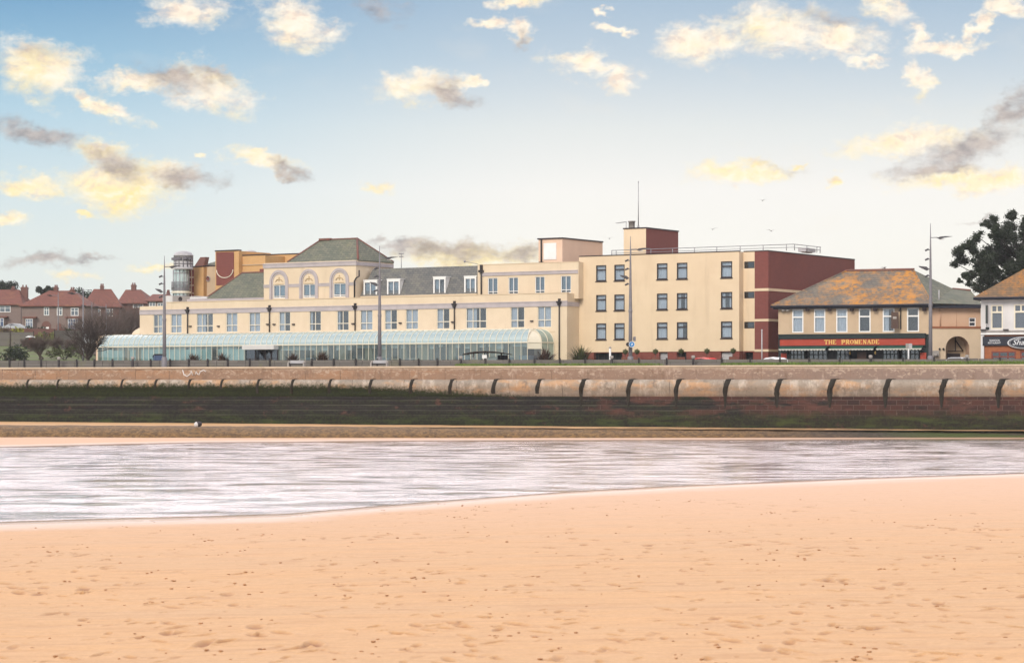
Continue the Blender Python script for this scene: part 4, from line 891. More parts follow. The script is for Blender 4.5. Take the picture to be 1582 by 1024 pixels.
    mb.build('lounge_furniture', mat('blue_grey_upholstery', (.20, .27, .34), (.14, .19, .24), 1, .8), conv)
    # TV aerials on the roof
    x, z = H.fp(620, 414, 3.0); mb = MB(); mb.tube([(x, 3, z - .5), (x, 3, H.z(620, 391, 3))], .035, 6); zz = H.z(620, 392, 3); mb.tube([(x - .3, 3, zz), (x + .3, 3, zz)], .05, 5); mb.tube([(x - .25, 3, zz - .3), (x + .25, 3, zz - .3)], .05, 5); mb.build('aerial', M['steel'], t)
    mb = MB(); q0 = H.fp(718, 404, 1); q1 = H.fp(738, 409.5, 1); mb.tube([(q0[0], 1, q0[1]), (q1[0], 1, q1[1] + .1)], .03, 5); mb.blob((q0[0], 1, q0[1]), .14, .1, .12, 6, 5); mb.build('aerial', M['steel'], t)
build_hotel()

# ------------------------------------------------------------------ apartment block
def build_apartments():
    t = thing('apartment_block', H.loc, H.a, 'four storey cream block with dark framed windows and red brick end wall', 'apartment block')
    u0, u1 = H.u(894.5), 0.0; zt = (H.z(895, 397) + H.z(1142, 388.6)) / 2; vb = H.side(1148.5, 440, 0)[0]; zb = H.z(1030, 543.2)
    cols = ((920.9, 936.6), (949, 965), (1014.8, 1031.2), (1045.6, 1062), (1113.7, 1131.2)); rows = []
    zr = [((H.z(929, 410.2) + H.z(1123, 403.4)) / 2, (H.z(929, 434.6) + H.z(1123, 428.8)) / 2), ((H.z(929, 456) + H.z(1123, 450.6)) / 2, (H.z(929, 480.4) + H.z(1123, 476.2)) / 2), ((H.z(929, 499.4) + H.z(1123, 496.6)) / 2, (H.z(929, 524.6) + H.z(1123, 522.2)) / 2)]
    rects = [(H.u(a), H.u(b), lo, hi) for hi, lo in zr for a, b in cols]
    base = [(H.u(a), H.u(b), .0, zb - .06) for a, b in ((917, 961), (1018, 1031), (1045, 1060), (1113, 1131))]
    mb = MB(); holed(mb, u0, u1, zb, zt, 0, rects, .14, 0, 1); holed(mb, u0, u1, 0, zb, .05, base, .4, 2, 1); mb.quad((u0, 0, zb), (u0, .05, zb), (u1, .05, zb), (u1, 0, zb), 0)
    v1 = vb; uc = H.u(1165.8, v1); ue = H.u(1187, v1); vE = H.side(1320.5, 402.5, ue)[0]
    sm = [(H.u(1149.8, v1), uc - .02, H.z(1157, b_, v1), H.z(1157, a_, v1)) for a_, b_ in ((404, 414.7), (450.5, 461), (497, 507.4))]
    mb.quad((0, 0, zb), (0, v1, zb), (0, v1, zt), (0, 0, zt), 0); mb.quad((0, .05, 0), (0, v1, 0), (0, v1, zb), (0, .05, zb), 2)
    holed(mb, 0, uc, zb, zt, v1, sm, .12, 0, 1); holed(mb, 0, uc, 0, zb, v1 + .05, [(H.u(1149.5, v1), H.u(1163, v1), 0, zb - .1)], .4, 2, 1)
    mb.quad((uc, v1, zb), (ue, v1, zb), (ue, v1, zt), (uc, v1, zt), 3); mb.quad((uc, v1 + .05, 0), (ue, v1 + .05, 0), (ue, v1 + .05, zb), (uc, v1 + .05, zb), 2)
    mb.quad((ue, v1, 0), (ue, vE, 0), (ue, vE, zt), (ue, v1, zt), 3); mb.quad((u0, vE, 0), (u0, 0, 0), (u0, 0, zt), (u0, vE, zt), 0); mb.quad((ue, vE, 0), (u0, vE, 0), (u0, vE, zt), (ue, vE, zt), 0)
    mb.add([(u0, 0, zt), (0, 0, zt), (0, v1, zt), (ue, v1, zt), (ue, vE, zt), (u0, vE, zt)], [(0, 1, 2, 3, 4, 5)], 4)
    mb.build('wall', [M['cream2'], M['room'], M['plinth'], M['redbrick'], M['concrete']], t)
    mb = MB(); mb.box(u0, .03, -.04, .2, zt + .003, zt + .09); mb.box(.03, ue + .04, v1 - .04, v1 + .2, zt + .003, zt + .09); mb.box(ue - .2, ue + .04, v1 + .2, vE, zt + .003, zt + .09); mb.build('roof_edge', M['frame_dark'], t)
    for (y0, y1) in ((445.5, 449.6), (492.7, 496.5), (539.6, 543.2)):
        a, b = H.z(1176, y1, v1), H.z(1176, y0, v1); mb = MB(); mb.box(uc, ue + .04, v1 - .04, v1 - .003, a, b); mb.box(ue + .003, ue + .04, v1 - .003, vE, a, b); mb.build('brick_band', M['cream2'], t)
    rr = random.Random(6); cs = ['both', 'both', 'both', 'both', 'both', 'both', 'both', 'both', 'sides', 'sides', 'both', 'both', 'both', 'left', 'both']
    for q, c in zip(rects, cs): window(t, q, 0, M['frame_dark'], (), (.70,), .10, c, mw=.12, sill=M['frame_dark'], back=.06)
    for q in sm: window(t, q, v1, M['frame_dark'], (), (), .06, 'none', M['pane_dark'], back=.06)
    for q, name in zip(base, ('garage_opening', 'shutter', 'garage_opening', 'shutter')):
        mb = MB()
        if name == 'shutter':
            n = 7
            for k in range(n): z0 = q[2] + (q[3] - q[2]) * k / n; mb.box(q[0], q[1], .30, .34 + .02 * (k % 2), z0, z0 + (q[3] - q[2]) / n - .01)
            mb.build(name, M['lead'], t)
        else:
            for k in range(5): x = q[0] + (q[1] - q[0]) * (k + .5) / 5; mb.box(x - .03, x + .03, .38, .42, q[2], q[3])
            mb.build('garage_grille', M['black'], t)
    # lift house
    v = 5.0; a, b = H.u(963.6, v), H.u(998, v); z1 = (H.z(964, 354.3, v) + H.z(998, 353, v)) / 2; vq = H.side(1047.8, 358, b)[0]
    mb = MB(); mass(mb, a, b, v, vq, zt, z1, 0, 2, True); mb.quad((b + .004, v, zt), (b + .004, vq, zt), (b + .004, vq, z1), (b + .004, v, z1), 1); lh = mb.build('lift_house', [M['cream2'], M['redbrick'], M['concrete']], t)
    mb = MB(); mb.box(a - .06, b + .08, v - .06, vq + .05, z1 + .003, z1 + .12); mb.build('roof_edge', M['frame_dark'], lh)
    x, z = H.fp(976, 352.5, v + 1); mb = MB(); mb.lathe([(.30, z1), (.30, z1 + .75), (.36, z1 + .75), (.36, z1 + .85), (0, z1 + .87)], x, v + 1, 14); mb.build('flue', M['concrete'], lh)
    x = H.u(986.2, v + 1); mb = MB(); mb.tube([(x, v + 1, z1), (x, v + 1, H.z(986, 281, v + 1))], [.05, .025], 6); mb.tube([(x, v + 1, z1), (x, v + 1, z1 + .35)], .10, 6); mb.blob((x, v + 1, H.z(986, 281.5, v + 1)), .06, .06, .09, 6, 5); mb.build('radio_mast', M['steel'], lh)
    x0, x1 = H.u(952, v + .5), H.u(967.3, v + .5); zz = H.z(960, 344.6, v + .5); mb = MB(); mb.tube([(x1, v + .5, z1), (x1, v + .5, zz + .1)], .03, 5); mb.tube([(x0, v + .5, zz), (x1 + .05, v + .5, zz + .1)], .02, 5)
    for k in range(9): xx = x0 + (x1 - x0) * (k + .5) / 9; mb.tube([(xx, v + .2, zz + .09 * k / 9), (xx, v + .8, zz + .09 * k / 9)], .012, 4)
    mb.build('television_aerial', M['steel'], lh)
    # roof guard rail
    vr = .8; zr1 = H.z(1143, 380.2, vr); ur = H.u(1226, vr); rl = MB(); uA, uB = H.u(945, vr), ur
    rl.tube([(uA, vr, zr1), (uB, vr, zr1)], .035, 6); rl.tube([(uA, vr, (zr1 + zt) / 2), (uB, vr, (zr1 + zt) / 2)], .028, 6); vk = H.side(1268, 381.5, ur)[0]
    rl.tube([(uB, vr, zr1), (uB, vk, zr1)], .035, 6); rl.tube([(uB, vr, (zr1 + zt) / 2), (uB, vk, (zr1 + zt) / 2)], .028, 6); R_ = rl.build('guard_rail', M['steel'], t)
    for px in (945, 952, 975, 1005.6, 1039, 1073, 1107.4, 1143.5, 1179, 1215): mb = MB(); x = H.u(px, vr); mb.tube([(x, vr, zt), (x, vr, zr1)], .035, 6); mb.build('post', M['steel'], R_)
    for px in (1227.5, 1246.6, 1262, 1267): y = H.side(px, 385, ur)[0]; mb = MB(); mb.tube([(ur, y, zt), (ur, y, zr1)], .035, 6); mb.build('post', M['steel'], R_)
    y0, y1 = H.side(1245, 390, ur - .6)[0], H.side(1260, 390, ur - .6)[0]; mb = MB(); mb.box(ur - 1.4, ur - .6, y0, y1, zt + .08, zt + .42); mb.box(ur - 1.2, ur - .8, y0 + .3, y1 - .3, zt, zt + .08); mb.lathe([(.25, zt + .42), (.25, zt + .48)], ur - 1, (y0 + y1) / 2, 12); mb.build('air_conditioning_unit', M['lead'], t)
build_apartments()

# ------------------------------------------------------------------ lettering
def text_mesh(txt, w, h, depth, shear=0.0):
    cu = bpy.data.curves.new('lettering', 'FONT'); cu.body = txt; cu.size = 1; cu.extrude = .02; cu.shear = shear; cu.align_x = 'LEFT'
    ob = bpy.data.objects.new('lettering', cu); COL.objects.link(ob); bpy.context.view_layer.update()
    me = bpy.data.meshes.new_from_object(ob.evaluated_get(bpy.context.evaluated_depsgraph_get())); COL.objects.unlink(ob); bpy.data.objects.remove(ob)
    co = np.empty(len(me.vertices) * 3, np.float32); me.vertices.foreach_get('co', co); co = co.reshape(-1, 3); lo, hi = co.min(0), co.max(0)
    new = np.stack([(co[:, 0] - lo[0]) / (hi[0] - lo[0]) * w, -(co[:, 2] - lo[2]) / max(1e-6, hi[2] - lo[2]) * depth, (co[:, 1] - lo[1]) / (hi[1] - lo[1]) * h], -1)
    me.vertices.foreach_set('co', new.reshape(-1)); me.update(); return me
SERIF = {'T': [(.5, 0, .5, 1, 1), (0, 1, 1, 1, 0), (.0, 1, .0, .8, 0), (1, 1, 1, .8, 0), (.3, 0, .7, 0, 0)], 'H': [(.15, 0, .15, 1, 1), (.85, 0, .85, 1, 1), (.15, .5, .85, .5, 0), (0, 0, .3, 0, 0), (.7, 0, 1, 0, 0), (0, 1, .3, 1, 0), (.7, 1, 1, 1, 0)],
         'E': [(.18, 0, .18, 1, 1), (0, 0, .85, 0, 0), (0, 1, .8, 1, 0), (.18, .52, .6, .52, 0), (.85, 0, .9, .22, 0), (.8, 1, .82, .8, 0)], 'P': [(.18, 0, .18, 1, 1), (0, 0, .38, 0, 0), (0, 1, .55, 1, 0), (.55, 1, .85, .85, 1), (.85, .85, .85, .6, 1), (.85, .6, .55, .45, 1), (.55, .45, .18, .45, 0)],
         'R': [(.18, 0, .18, 1, 1), (0, 0, .38, 0, 0), (0, 1, .55, 1, 0), (.55, 1, .8, .87, 1), (.8, .87, .8, .65, 1), (.8, .65, .55, .5, 1), (.55, .5, .18, .5, 0), (.5, .5, .95, 0, 1)], 'O': [(.5, 1, .12, .75, 0), (.12, .75, .08, .5, 1), (.08, .5, .12, .25, 1), (.12, .25, .5, 0, 0), (.5, 0, .88, .25, 0), (.88, .25, .92, .5, 1), (.92, .5, .88, .75, 1), (.88, .75, .5, 1, 0)],
         'M': [(.12, 0, .12, 1, 0), (.12, 1, .5, .05, 1), (.5, .05, .88, 1, 0), (.88, 1, .88, 0, 1), (0, 0, .25, 0, 0), (.75, 0, 1, 0, 0), (0, 1, .15, 1, 0), (.85, 1, 1, 1, 0)], 'N': [(.15, 0, .15, 1, 0), (.15, 1, .85, 0, 1), (.85, 0, .85, 1, 0), (0, 0, .3, 0, 0), (.7, 1, 1, 1, 0), (0, 1, .15, 1, 0)],
         'A': [(.08, 0, .5, 1, 0), (.5, 1, .92, 0, 1), (.25, .36, .75, .36, 0), (0, 0, .25, 0, 0), (.72, 0, 1, 0, 0)], 'D': [(.18, 0, .18, 1, 1), (0, 0, .5, 0, 0), (0, 1, .5, 1, 0), (.5, 1, .85, .78, 0), (.85, .78, .92, .5, 1), (.92, .5, .85, .22, 1), (.85, .22, .5, 0, 0)]}
def serif_text(txt, u0, u1, z0, z1, y):
    mb = MB(); n = len(txt); cw = (u1 - u0) / n; h = z1 - z0
    for i, ch in enumerate(txt):
        if ch == ' ': continue
        for k, (x0, y0, x1, y1, thick) in enumerate(SERIF[ch]):
            A = Vector((u0 + cw * (i + .06 + .80 * x0), z0 + h * y0)); B = Vector((u0 + cw * (i + .06 + .80 * x1), z0 + h * y1)); w = .047 if thick else .022
            d = (B - A).normalized(); nrm = Vector((-d.y, d.x)) * w; A -= d * w * .5; B += d * w * .5
            mb.prism([tuple(A - nrm), tuple(B - nrm), tuple(B + nrm), tuple(A + nrm)], 'y', y - .03 - .0015 * k, y)
    return mb

# ------------------------------------------------------------------ pub with lichen roof
Pf = Frame(1437, 212, 21.9, 5.4)
def build_pub():
    t = thing('pub', Pf.loc, Pf.a, 'two storey tan pub with orange lichen slate roof and red fascia', 'pub')
    F = Pf; u0, u1 = F.u(1202.4), 0.0; ze = (F.z(1202, 474.5) + F.z(1437, 471.2)) / 2; dep = 8.5
    zsh = F.z(1320, 517); wl = ((1224, 1241.2), (1257.7, 1275.1), (1292, 1309.3), (1326.8, 1345), (1363.8, 1382), (1401.3, 1419.9))
    zw0, zw1 = (F.z(1232, 513.8) + F.z(1410, 512.6)) / 2, (F.z(1232, 478) + F.z(1410, 475.3)) / 2
    rects = [(F.u(a), F.u(b), zw0, zw1) for a, b in wl]; mb = MB(); holed(mb, u0, u1, zsh, ze, 0, rects, .12, 0, 1); holed(mb, u0, u1, 0, zsh, .02, [(F.u(1219), F.u(1421), .15, F.z(1320, 536))], .3, 2, 1)
    mass(mb, u0, u1, 0, dep, 0, ze, 0); mb.build('wall', [M['tan'], M['room'], M['greenblack']], t)
    for q, c in zip(rects, ('both', 'both', 'both', 'none', 'left', 'none')): window(t, q, 0, M['frame_white'], (), (.66,), .10, c, mw=.12, back=.03)
    # roof
    vr = 5.2; e0, e1 = F.u(1190.8, -.5), .35; zr = (F.z(1308, 419.2, vr) + F.z(1410.8, 416.6, vr)) / 2; r0, r1 = F.u(1308, vr), F.u(1410.8, vr)
    mb = MB(); hip_roof(mb, e0, e1, -.5, 11.0, ze + .12, r0, r1, vr, zr, 0, 1, .2); rf = mb.build('roof', [M['lichen'], M['navy']], t)
    mb = MB(); mb.tube([(r0 - .1, vr, zr + .04), (r1 + .1, vr, zr + .04)], .13, 6); mb.build('ridge_tiles', M['ridge'], rf)
    mb = MB(); mb.tube([(e0 + .05, -.45, ze + .14), (r0, vr, zr + .02)], .09, 6); mb.tube([(e1 - .05, -.45, ze + .14), (r1, vr, zr + .02)], .08, 6); mb.build('hip_tiles', M['lichen'], rf)
    mb = MB(); mb.tube([(e0, -.56, ze + .0), (e1, -.56, ze + .0)], .10, 8); mb.box(e0 + .2, e1 - .2, -.44, -.40, ze - .22, ze - .02); mb.build('gutter', M['navy'], t)
    # shop front
    zt, zb = F.z(1320, 517.2), F.z(1320, 523); zr0 = F.z(1320, 533.4)
    mb = MB(); mb.box(u0 + .1, u1 - .35, -.30, -.003, zb, zt); mb.box(u0 + .1, u1 - .35, -.36, -.003, zt + .003, zt + .09); mb.box(u0 + .1, u1 - .35, -.18, -.003, zr0 - .12, zr0 - .003); mb.build('fascia_cornice', M['greenblack'], t)
    mb = MB(); mb.box(u0 + .2, u1 - .42, -.20, -.004, zr0, zb - .003); fb = mb.build('fascia_board', M['signred'], t)
    serif_text('THE PROMENADE', F.u(1273.5, -.2), F.u(1359.5, -.2), F.z(1316, 531.2, -.2), F.z(1316, 525, -.2), -.205).build('lettering', M['gold'], fb)
    for a, b in ((1207, 1279), (1284, 1353), (1357, 1427)):
        x0, x1 = F.u(a), F.u(b); za, zc = F.z(1320, 535, -.2), F.z(1320, 538.4, -.9); mb = MB(); mb.add([(x0, -.2, za), (x1, -.2, za), (x1, -.9, zc), (x0, -.9, zc)], [(0, 3, 2, 1)]); mb.tri((x0, -.2, za), (x0, -.2, zc), (x0, -.9, zc)); mb.tri((x1, -.2, za), (x1, -.9, zc), (x1, -.2, zc)); aw = mb.build('awning', M['awning'], t)
        mb = MB(); n = int((x1 - x0) / .28)
        for k in range(n):
            p, q = x0 + (x1 - x0) * k / n, x0 + (x1 - x0) * (k + 1) / n; m_ = (p + q) / 2; mb.prism([(p, zc), (q, zc), (q, zc - .09), (m_, zc - .17), (p, zc - .09)], 'y', -.92, -.905)
        mb.build('valance', M['awning_edge'], aw)
    zs1 = F.z(1320, 540)
    for a, b, n, w in ((1220, 1243, 4, 0), (1249, 1278, 4, 0), (1291, 1312, 3, 0), (1363, 1387, 4, 0), (1392, 1420, 4, 0)):
        q = (F.u(a), F.u(b), .2, zs1); window(t, q, .05, M['greenblack'], [k / n for k in range(1, n)], (.72,), .09, 'none', M['pane'], back=.1)
    mb = MB(); mb.box(F.u(1324), F.u(1338), .02, .12, 0, zs1 - .2); mb.box(F.u(1326), F.u(1336), .0, .018, .3, 1.0); mb.build('door', mat('brown_door', (.07, .035, .022), (.055, .028, .02), 2, .5), t)
    for a, b in ((1207, 1215.5), (1422, 1431.3)): mb = MB(); x0, x1 = F.u(a), F.u(b); mb.box(x0, x1, -.12, .0, 0, zs1 - .3); mb.box(x0 + .08, x1 - .08, -.14, -.122, .3, zs1 - .5); mb.build('pilaster', M['signred'], t)
    for px in (1249, 1283, 1317.5, 1353.5, 1429.5):
        x, z = F.fp(px, 478, 0); mb = MB(); mb.box(x - .06, x + .06, -.35, -.003, z + .1, z + .16); mb.prism([(-.5, z + .12), (-.28, z + .16), (-.2, z - .08), (-.42, z - .16)], 'x', x - .17, x + .17); mb.build('floodlight', M['frame_dark'], t)
    for px in (1212.5, 1219): x, z = F.fp(px, 478.5, 0); mb = MB(); mb.tube([(x, -.003, z), (x, -.25, z)], .04, 6); mb.tube([(x - .2, -.35, z - .1), (x + .12, -.25, z - .02)], .09, 8); mb.build('security_camera', M['concrete'], t)
    for px, py in ((1313, 545), (1352, 545)): x, z = F.fp(px, py, -.1); mb = MB(); mb.blob((x, -.12, z), .09, .09, .12, 8, 6); mb.box(x - .05, x + .05, -.04, .02, z - .15, z + .15); mb.build('wall_lantern', M['gold'], t)
    # hanging sign
    x0, z0 = F.fp(1391.5, 480.5, -.05); xs, za = F.fp(1382, 482, -.9); sgn = MB(); sgn.tube([(x0, -.003, z0), (x0, -.75, z0)], .045, 6); sgn.tube([(x0, -.02, z0 + .35), (x0, -.75, z0)], .03, 6); sgn.box(x0 - .05, x0 + .05, -.06, -.003, z0 - 1.6, z0 + .4); hs = sgn.build('hanging_sign', M['black'], t)
    mb = MB(); mb.box(x0 - .70, x0 - .06, -.70, -.62, z0 - 1.55, z0 - .1); mb.box(x0 - .72, x0 + .05, -.68, -.64, z0 - .06, z0 + .0); pn = mb.build('sign_panel', mat('brown_sign', (.085, .048, .035), (.07, .04, .03), 3, .5), hs)
    mb = MB(); mb.box(x0 - .55, x0 - .22, -.712, -.702, z0 - .7, z0 - .5); mb.build('sign_mark', M['concrete'], hs)
    # right side wing with archway
    A = Frame(1437, 212, -1.5, 5.4); rot = A.a - F.a
    w = bpy.data.objects.new('side_wing', None)
    uR = A.u(1516.5); zt2 = A.z(1475, 507.5); ze2 = ze - .05
    def Q(p):                                                                            # wing coordinates into the pub's own frame
        c, s = cos(rot), sin(rot); return (p[0] * c - p[1] * s, p[0] * s + p[1] * c, p[2])
    def bld(mb, name, m, par): mb.v = [Q(p) for p in mb.v]; return mb.build(name, m, par)
    r = A.rect(1496.8, 490.6, 1507.5, 504.5, .35); mb = MB(); holed(mb, .02, uR, zt2, ze2, .35, [r], .12, 0, 1); mb.quad((uR, .35, 0), (uR, 6, 0), (uR, 6, ze2), (uR, .35, ze2)); mb.quad((0.02, .0, zt2), (uR, .0, zt2), (uR, .36, zt2), (0.02, .36, zt2))
    ac, aw_ = (A.u(1461) + A.u(1497.5)) / 2, (A.u(1497.5) - A.u(1461)) / 2; zsp, zap = A.z(1479, 538), A.z(1479, 519.2); n = 18
    xs_ = [.02] + [ac - aw_ * cos(pi * i / n) for i in range(n + 1)] + [uR]; zs_ = [0] + [zsp + (zap - zsp) * sin(pi * i / n) for i in range(n + 1)] + [0]
    mb.quad((.02, 0, 0), (xs_[1], 0, 0), (xs_[1], 0, zt2), (.02, 0, zt2), 3); mb.quad((xs_[-2], 0, 0), (uR, 0, 0), (uR, 0, zt2), (xs_[-2], 0, zt2), 3)
    for i in range(1, n + 1):
        mb.quad((xs_[i], 0, zs_[i]), (xs_[i + 1], 0, zs_[i + 1]), (xs_[i + 1], 0, zt2), (xs_[i], 0, zt2), 3); mb.quad((xs_[i], 0, zs_[i]), (xs_[i], 1.6, zs_[i]), (xs_[i + 1], 1.6, zs_[i + 1]), (xs_[i + 1], 0, zs_[i + 1]))
    for xx in (xs_[1], xs_[-2]): mb.quad((xx, 0, 0), (xx, 1.6, 0), (xx, 1.6, zsp), (xx, 0, zsp))
    mb.quad((ac - aw_ - .1, 1.6, 0), (ac + aw_ + .1, 1.6, 0), (ac + aw_ + .1, 1.6, zap + .1), (ac - aw_ - .1, 1.6, zap + .1), 2)
    wg = bld(mb, 'side_wing', [M['salmon'], M['room'], M['tan'], mat('pale_cream_render', (.62, .49, .35), (.56, .44, .31), .6, .85, .15, 8)], t)
    mb = MB(); mb.box(.02, uR, -.06, .30, zt2 + .003, zt2 + .10); mb.box(.02, uR, -.1, .34, zt2 + .103, zt2 + .19); bld(mb, 'tile_coping', mat('orange_coping_tiles', (.36, .14, .07), (.28, .12, .065), 3, .8), wg)
    mb = MB(); a, b, c, d = r; y = .41
    for q in ((a, a + .08, c, d), (b - .08, b, c, d), (a + .08, b - .08, c, c + .08), (a + .08, b - .08, d - .08, d), (a + .08, b - .08, (c + d) / 2 - .04, (c + d) / 2 + .04)): mb.box(q[0], q[1], y, y + .06, q[2], q[3])
    bld(mb, 'small_window', M['frame_white'], wg); mb = MB(); mb.box(a + .04, b - .04, y + .02, y + .03, c + .04, d - .04); bld(mb, 'window_glass', M['pane'], wg)
    mb = MB(); x = A.u(1453.5); mb.tube([(x, .27, zt2 + .2), (x, .27, ze2)], .05, 6); mb.tube([(A.u(1479), .33, zt2 + .2), (A.u(1479), .33, ze2)], .015, 4); bld(mb, 'downpipe', M['salmon'], wg)
    mb = MB(); mb.tube([(ac + .1, 1.4, zap - .1), (ac + .1, 1.4, zsp - .2)], .05, 6); mb.tube([(ac + .1, 1.4, zap - .3), (ac + aw_ * .75, 1.4, zsp - .2)], .06, 6); mb.tube([(ac - .6, 1.4, zsp - .22), (ac + aw_ * .75, 1.4, zsp - .22)], .04, 6); mb.box(ac - .6, ac + .55, 1.5, 1.59, .75, 1.35); bld(mb, 'passage_beams', M['frame_dark'], wg)
    for px in (1451.5, 1457.5): mb = MB(); x, z = A.fp(px, 539, -.1); mb.blob((x, -.12, z), .1, .1, .1, 8, 6); mb.box(x - .03, x + .03, -.06, -.002, z - .04, z + .04); bld(mb, 'lantern', M['black'], wg)
    mb = MB(); x, z = A.fp(1445, 546, -.1); mb.box(x - .35, x + .3, -.3, -.002, z - .25, z + .25); mb.lathe([(.18, z - .2), (.2, z - .1), (.18, z)], x, -.32, 10); bld(mb, 'air_conditioning_unit', M['concrete'], wg)
    # wing roof
    zR = A.z(1515, 449.2, 4.6); P3 = (F.u(1472, 7.5), 7.5, F.z(1472, 446, 7.5)); mb = MB()
    mb.add([(e1, -.5, ze + .125), Q((uR + .05, -.15, ze2 + .1)), Q((uR + .05, 4.6, zR)), P3, (r1, vr, zr + .005), Q((uR + .05, 9, ze2)), (P3[0] - 1, 12.5, ze)], [(0, 1, 2), (0, 2, 3), (0, 3, 4), (3, 2, 5), (3, 5, 6), (1, 5, 2), (4, 3, 6)]); mb.build('roof', M['slate'], wg)
    mb = MB(); mb.box(.1, uR + .04, -.24, -.12, ze2 - .22, ze2 + .09); bld(mb, 'gutter', M['navy'], wg); mb = MB(); mb.tube([P3, Q((uR, 4.6, zR + .04))], .10, 6); mb.build('ridge_tiles', M['ridge'], wg)
    x, z = A.fp(1451, 454, 1); mb = MB(); mb.tube([(x, 1.1, z - .8), (x, 1.1, z + .35)], .06, 6); bld(mb, 'vent_pipe', M['lead'], wg)
build_pub()

Wf = Frame(1515.5, 206, 20.0, 5.4)
def build_white_pub():
    t = thing('restaurant', Wf.loc, Wf.a, 'white rendered restaurant with navy sign, oval badge and orange brick ground floor', 'restaurant')
    F = Wf; u1 = 14.0; ze = F.z(1530, 461.5); zs = F.z(1550, 517); zb = F.z(1550, 534.5)
    rects = [(F.u(1531), F.u(1549.4), F.z(1540, 508.5), F.z(1540, 471)), (F.u(1566.4), F.u(1588), F.z(1580, 508.5), F.z(1580, 470)), (F.u(1605), F.u(1626), F.z(1615, 508), F.z(1615, 469.5))]
    lo = [(F.u(1531.5), F.u(1569.5), .2, F.z(1550, 542.5)), (F.u(1576), F.u(1620), .2, F.z(1590, 542.3))]
    mb = MB(); holed(mb, 0, u1, zs, ze, 0, rects, .14, 0, 1); holed(mb, .28, u1, 0, zs, .03, lo, .2, 2, 1); mb.box(0, .27, -.12, .1, 0, zs); mass(mb, 0, u1, 0, 8, 0, ze, 0); mb.build('wall', [M['white_render'], M['room'], M['orangebrick']], t)
    for q in rects: window(t, q, 0, M['frame_white'], (.5,), (), .10, 'both', M['pane_dark'], back=.08, mw=.09) if False else None
    for q in rects:
        a, b, c, d = q; zt_ = c + (d - c) * .70; wd = window(t, (a, b, c, d), 0, M['frame_cream'], (), (.70,), .11, 'none', M['pane'], back=.07, mw=.15)
        mb = MB(); mb.box((a + b) / 2 - .06, (a + b) / 2 + .06, .02, .09, zt_, d - .1); mb.build('mullion', M['frame_cream'], wd)
        mb = MB(); mb.box(a + .1, b - .1, .2, .22, c + .1, d - .1); mb.build('blind', mat('grey_blind', (.20, .19, .21), (.17, .165, .185), 1, .8), wd)
    for q in lo:
        window(t, q, .03, M['plinth'], (.33, .67), (.62,), .12, 'none', M['pane'], back=.06)
        mb = MB(); mb.box(q[0] + .15, q[1] - .15, .3, .34, q[2] + .1, q[2] + (q[3] - q[2]) * .55); mb.build('window_backing', M['lead'], t)
    zr = F.z(1640, 399, 5); mb = MB(); hip_roof(mb, F.u(1503.6, -.6), u1 + .6, -.6, 9, ze + .12, F.u(1503.6, -.6) + 6.5, u1 - 6, 4.4, ze + .12 + 4.2, 0, 1, .22); mb.build('roof', [M['lichen_brown'], M['navy']], t)
    mb = MB(); mb.tube([(F.u(1504, -.6), -.66, ze + .02), (u1 + .5, -.66, ze + .02)], .11, 8); mb.build('gutter', M['navy'], t)
    mb = MB(); mb.box(.0, u1, -.10, -.003, zs + .25, zs + .36); mb.build('string_course', M['concrete'], t)
    mb = MB(); mb.box(.0, u1, -.22, -.003, zs + .01, zs + .12); mb.build('fascia_cornice', M['white'], t)
    a, b, c, d = F.rect(1518, 519.4, 1640, 533.6, -.15); mb = MB(); mb.box(a, b, -.16, -.004, c, d); fb = mb.build('fascia_board', M['navy'], t)
    for txt, y0, y1, x0, x1 in (('SHADOON', 524.3, 527.4, 1528.6, 1544.5), ('RESTAURANT', 528.2, 531.0, 1526.4, 1546)):
        q = F.rect(x0, y0, x1, y1, -.16); me = text_mesh(txt, q[1] - q[0], q[3] - q[2], .02); me.materials.append(M['palegrey']); o = bpy.data.objects.new('lettering', me); COL.objects.link(o); o.parent = fb; o.location = (q[0], -.162, q[2])
    q = F.rect(1556.5, 520.2, 1608, 538.6, -.2); uc, zc, rx, rz = (q[0] + q[1]) / 2, (q[2] + q[3]) / 2, (q[1] - q[0]) / 2, (q[3] - q[2]) / 2
    ell = lambda k: [(uc + rx * k * cos(2 * pi * i / 40), zc + rz * k * sin(2 * pi * i / 40)) for i in range(40)]
    mb = MB(); mb.prism(ell(1), 'y', -.26, -.165); ov = mb.build('oval_badge', M['palegrey'], t); mb = MB(); mb.prism(ell(.93), 'y', -.28, -.262); mb.build('badge_face', M['navy'], ov)
    mb = MB(); mb.tube([(uc + rx * .86 * cos(2 * pi * i / 40), -.285, zc + rz * .84 * sin(2 * pi * i / 40)) for i in range(41)], .012, 4); mb.build('badge_line', M['palegrey'], ov)
    for txt, x0, x1, z0, z1, sh_ in (('Shaugn', 1564.5, 1601, 535.2, 524.5, .35), ('the', 1571, 1577, 524.6, 522.3, .3)):
        q = F.rect(x0, z1, x1, z0, -.28); me = text_mesh(txt, q[1] - q[0], q[3] - q[2], .02, sh_); me.materials.append(M['palegrey']); o = bpy.data.objects.new('lettering', me); COL.objects.link(o); o.parent = ov; o.location = (q[0], -.283, q[2])
    a, b, c, d = F.rect(1522, 471.5, 1528, 499.8, -.3); mb = MB(); mb.box(a + .1, a + .2, -.75, -.1, c, d); mb.box(a, a + .3, -.1, -.003, c - .5, c - .3); mb.tube([(a + .15, -.05, c - .6), (a + .15, -.7, c - .05)], .02, 5); mb.build('side_sign', M['greenblack'], t)
    mb = MB(); x, z = F.fp(1555, 514.5, -.1)
    for k in (1520, 1555, 1590): x = F.u(k); mb.box(x - .25, x + .2, -.35, -.11, zs + .38, zs + .47)
    mb.build('sign_light', M['frame_dark'], t)
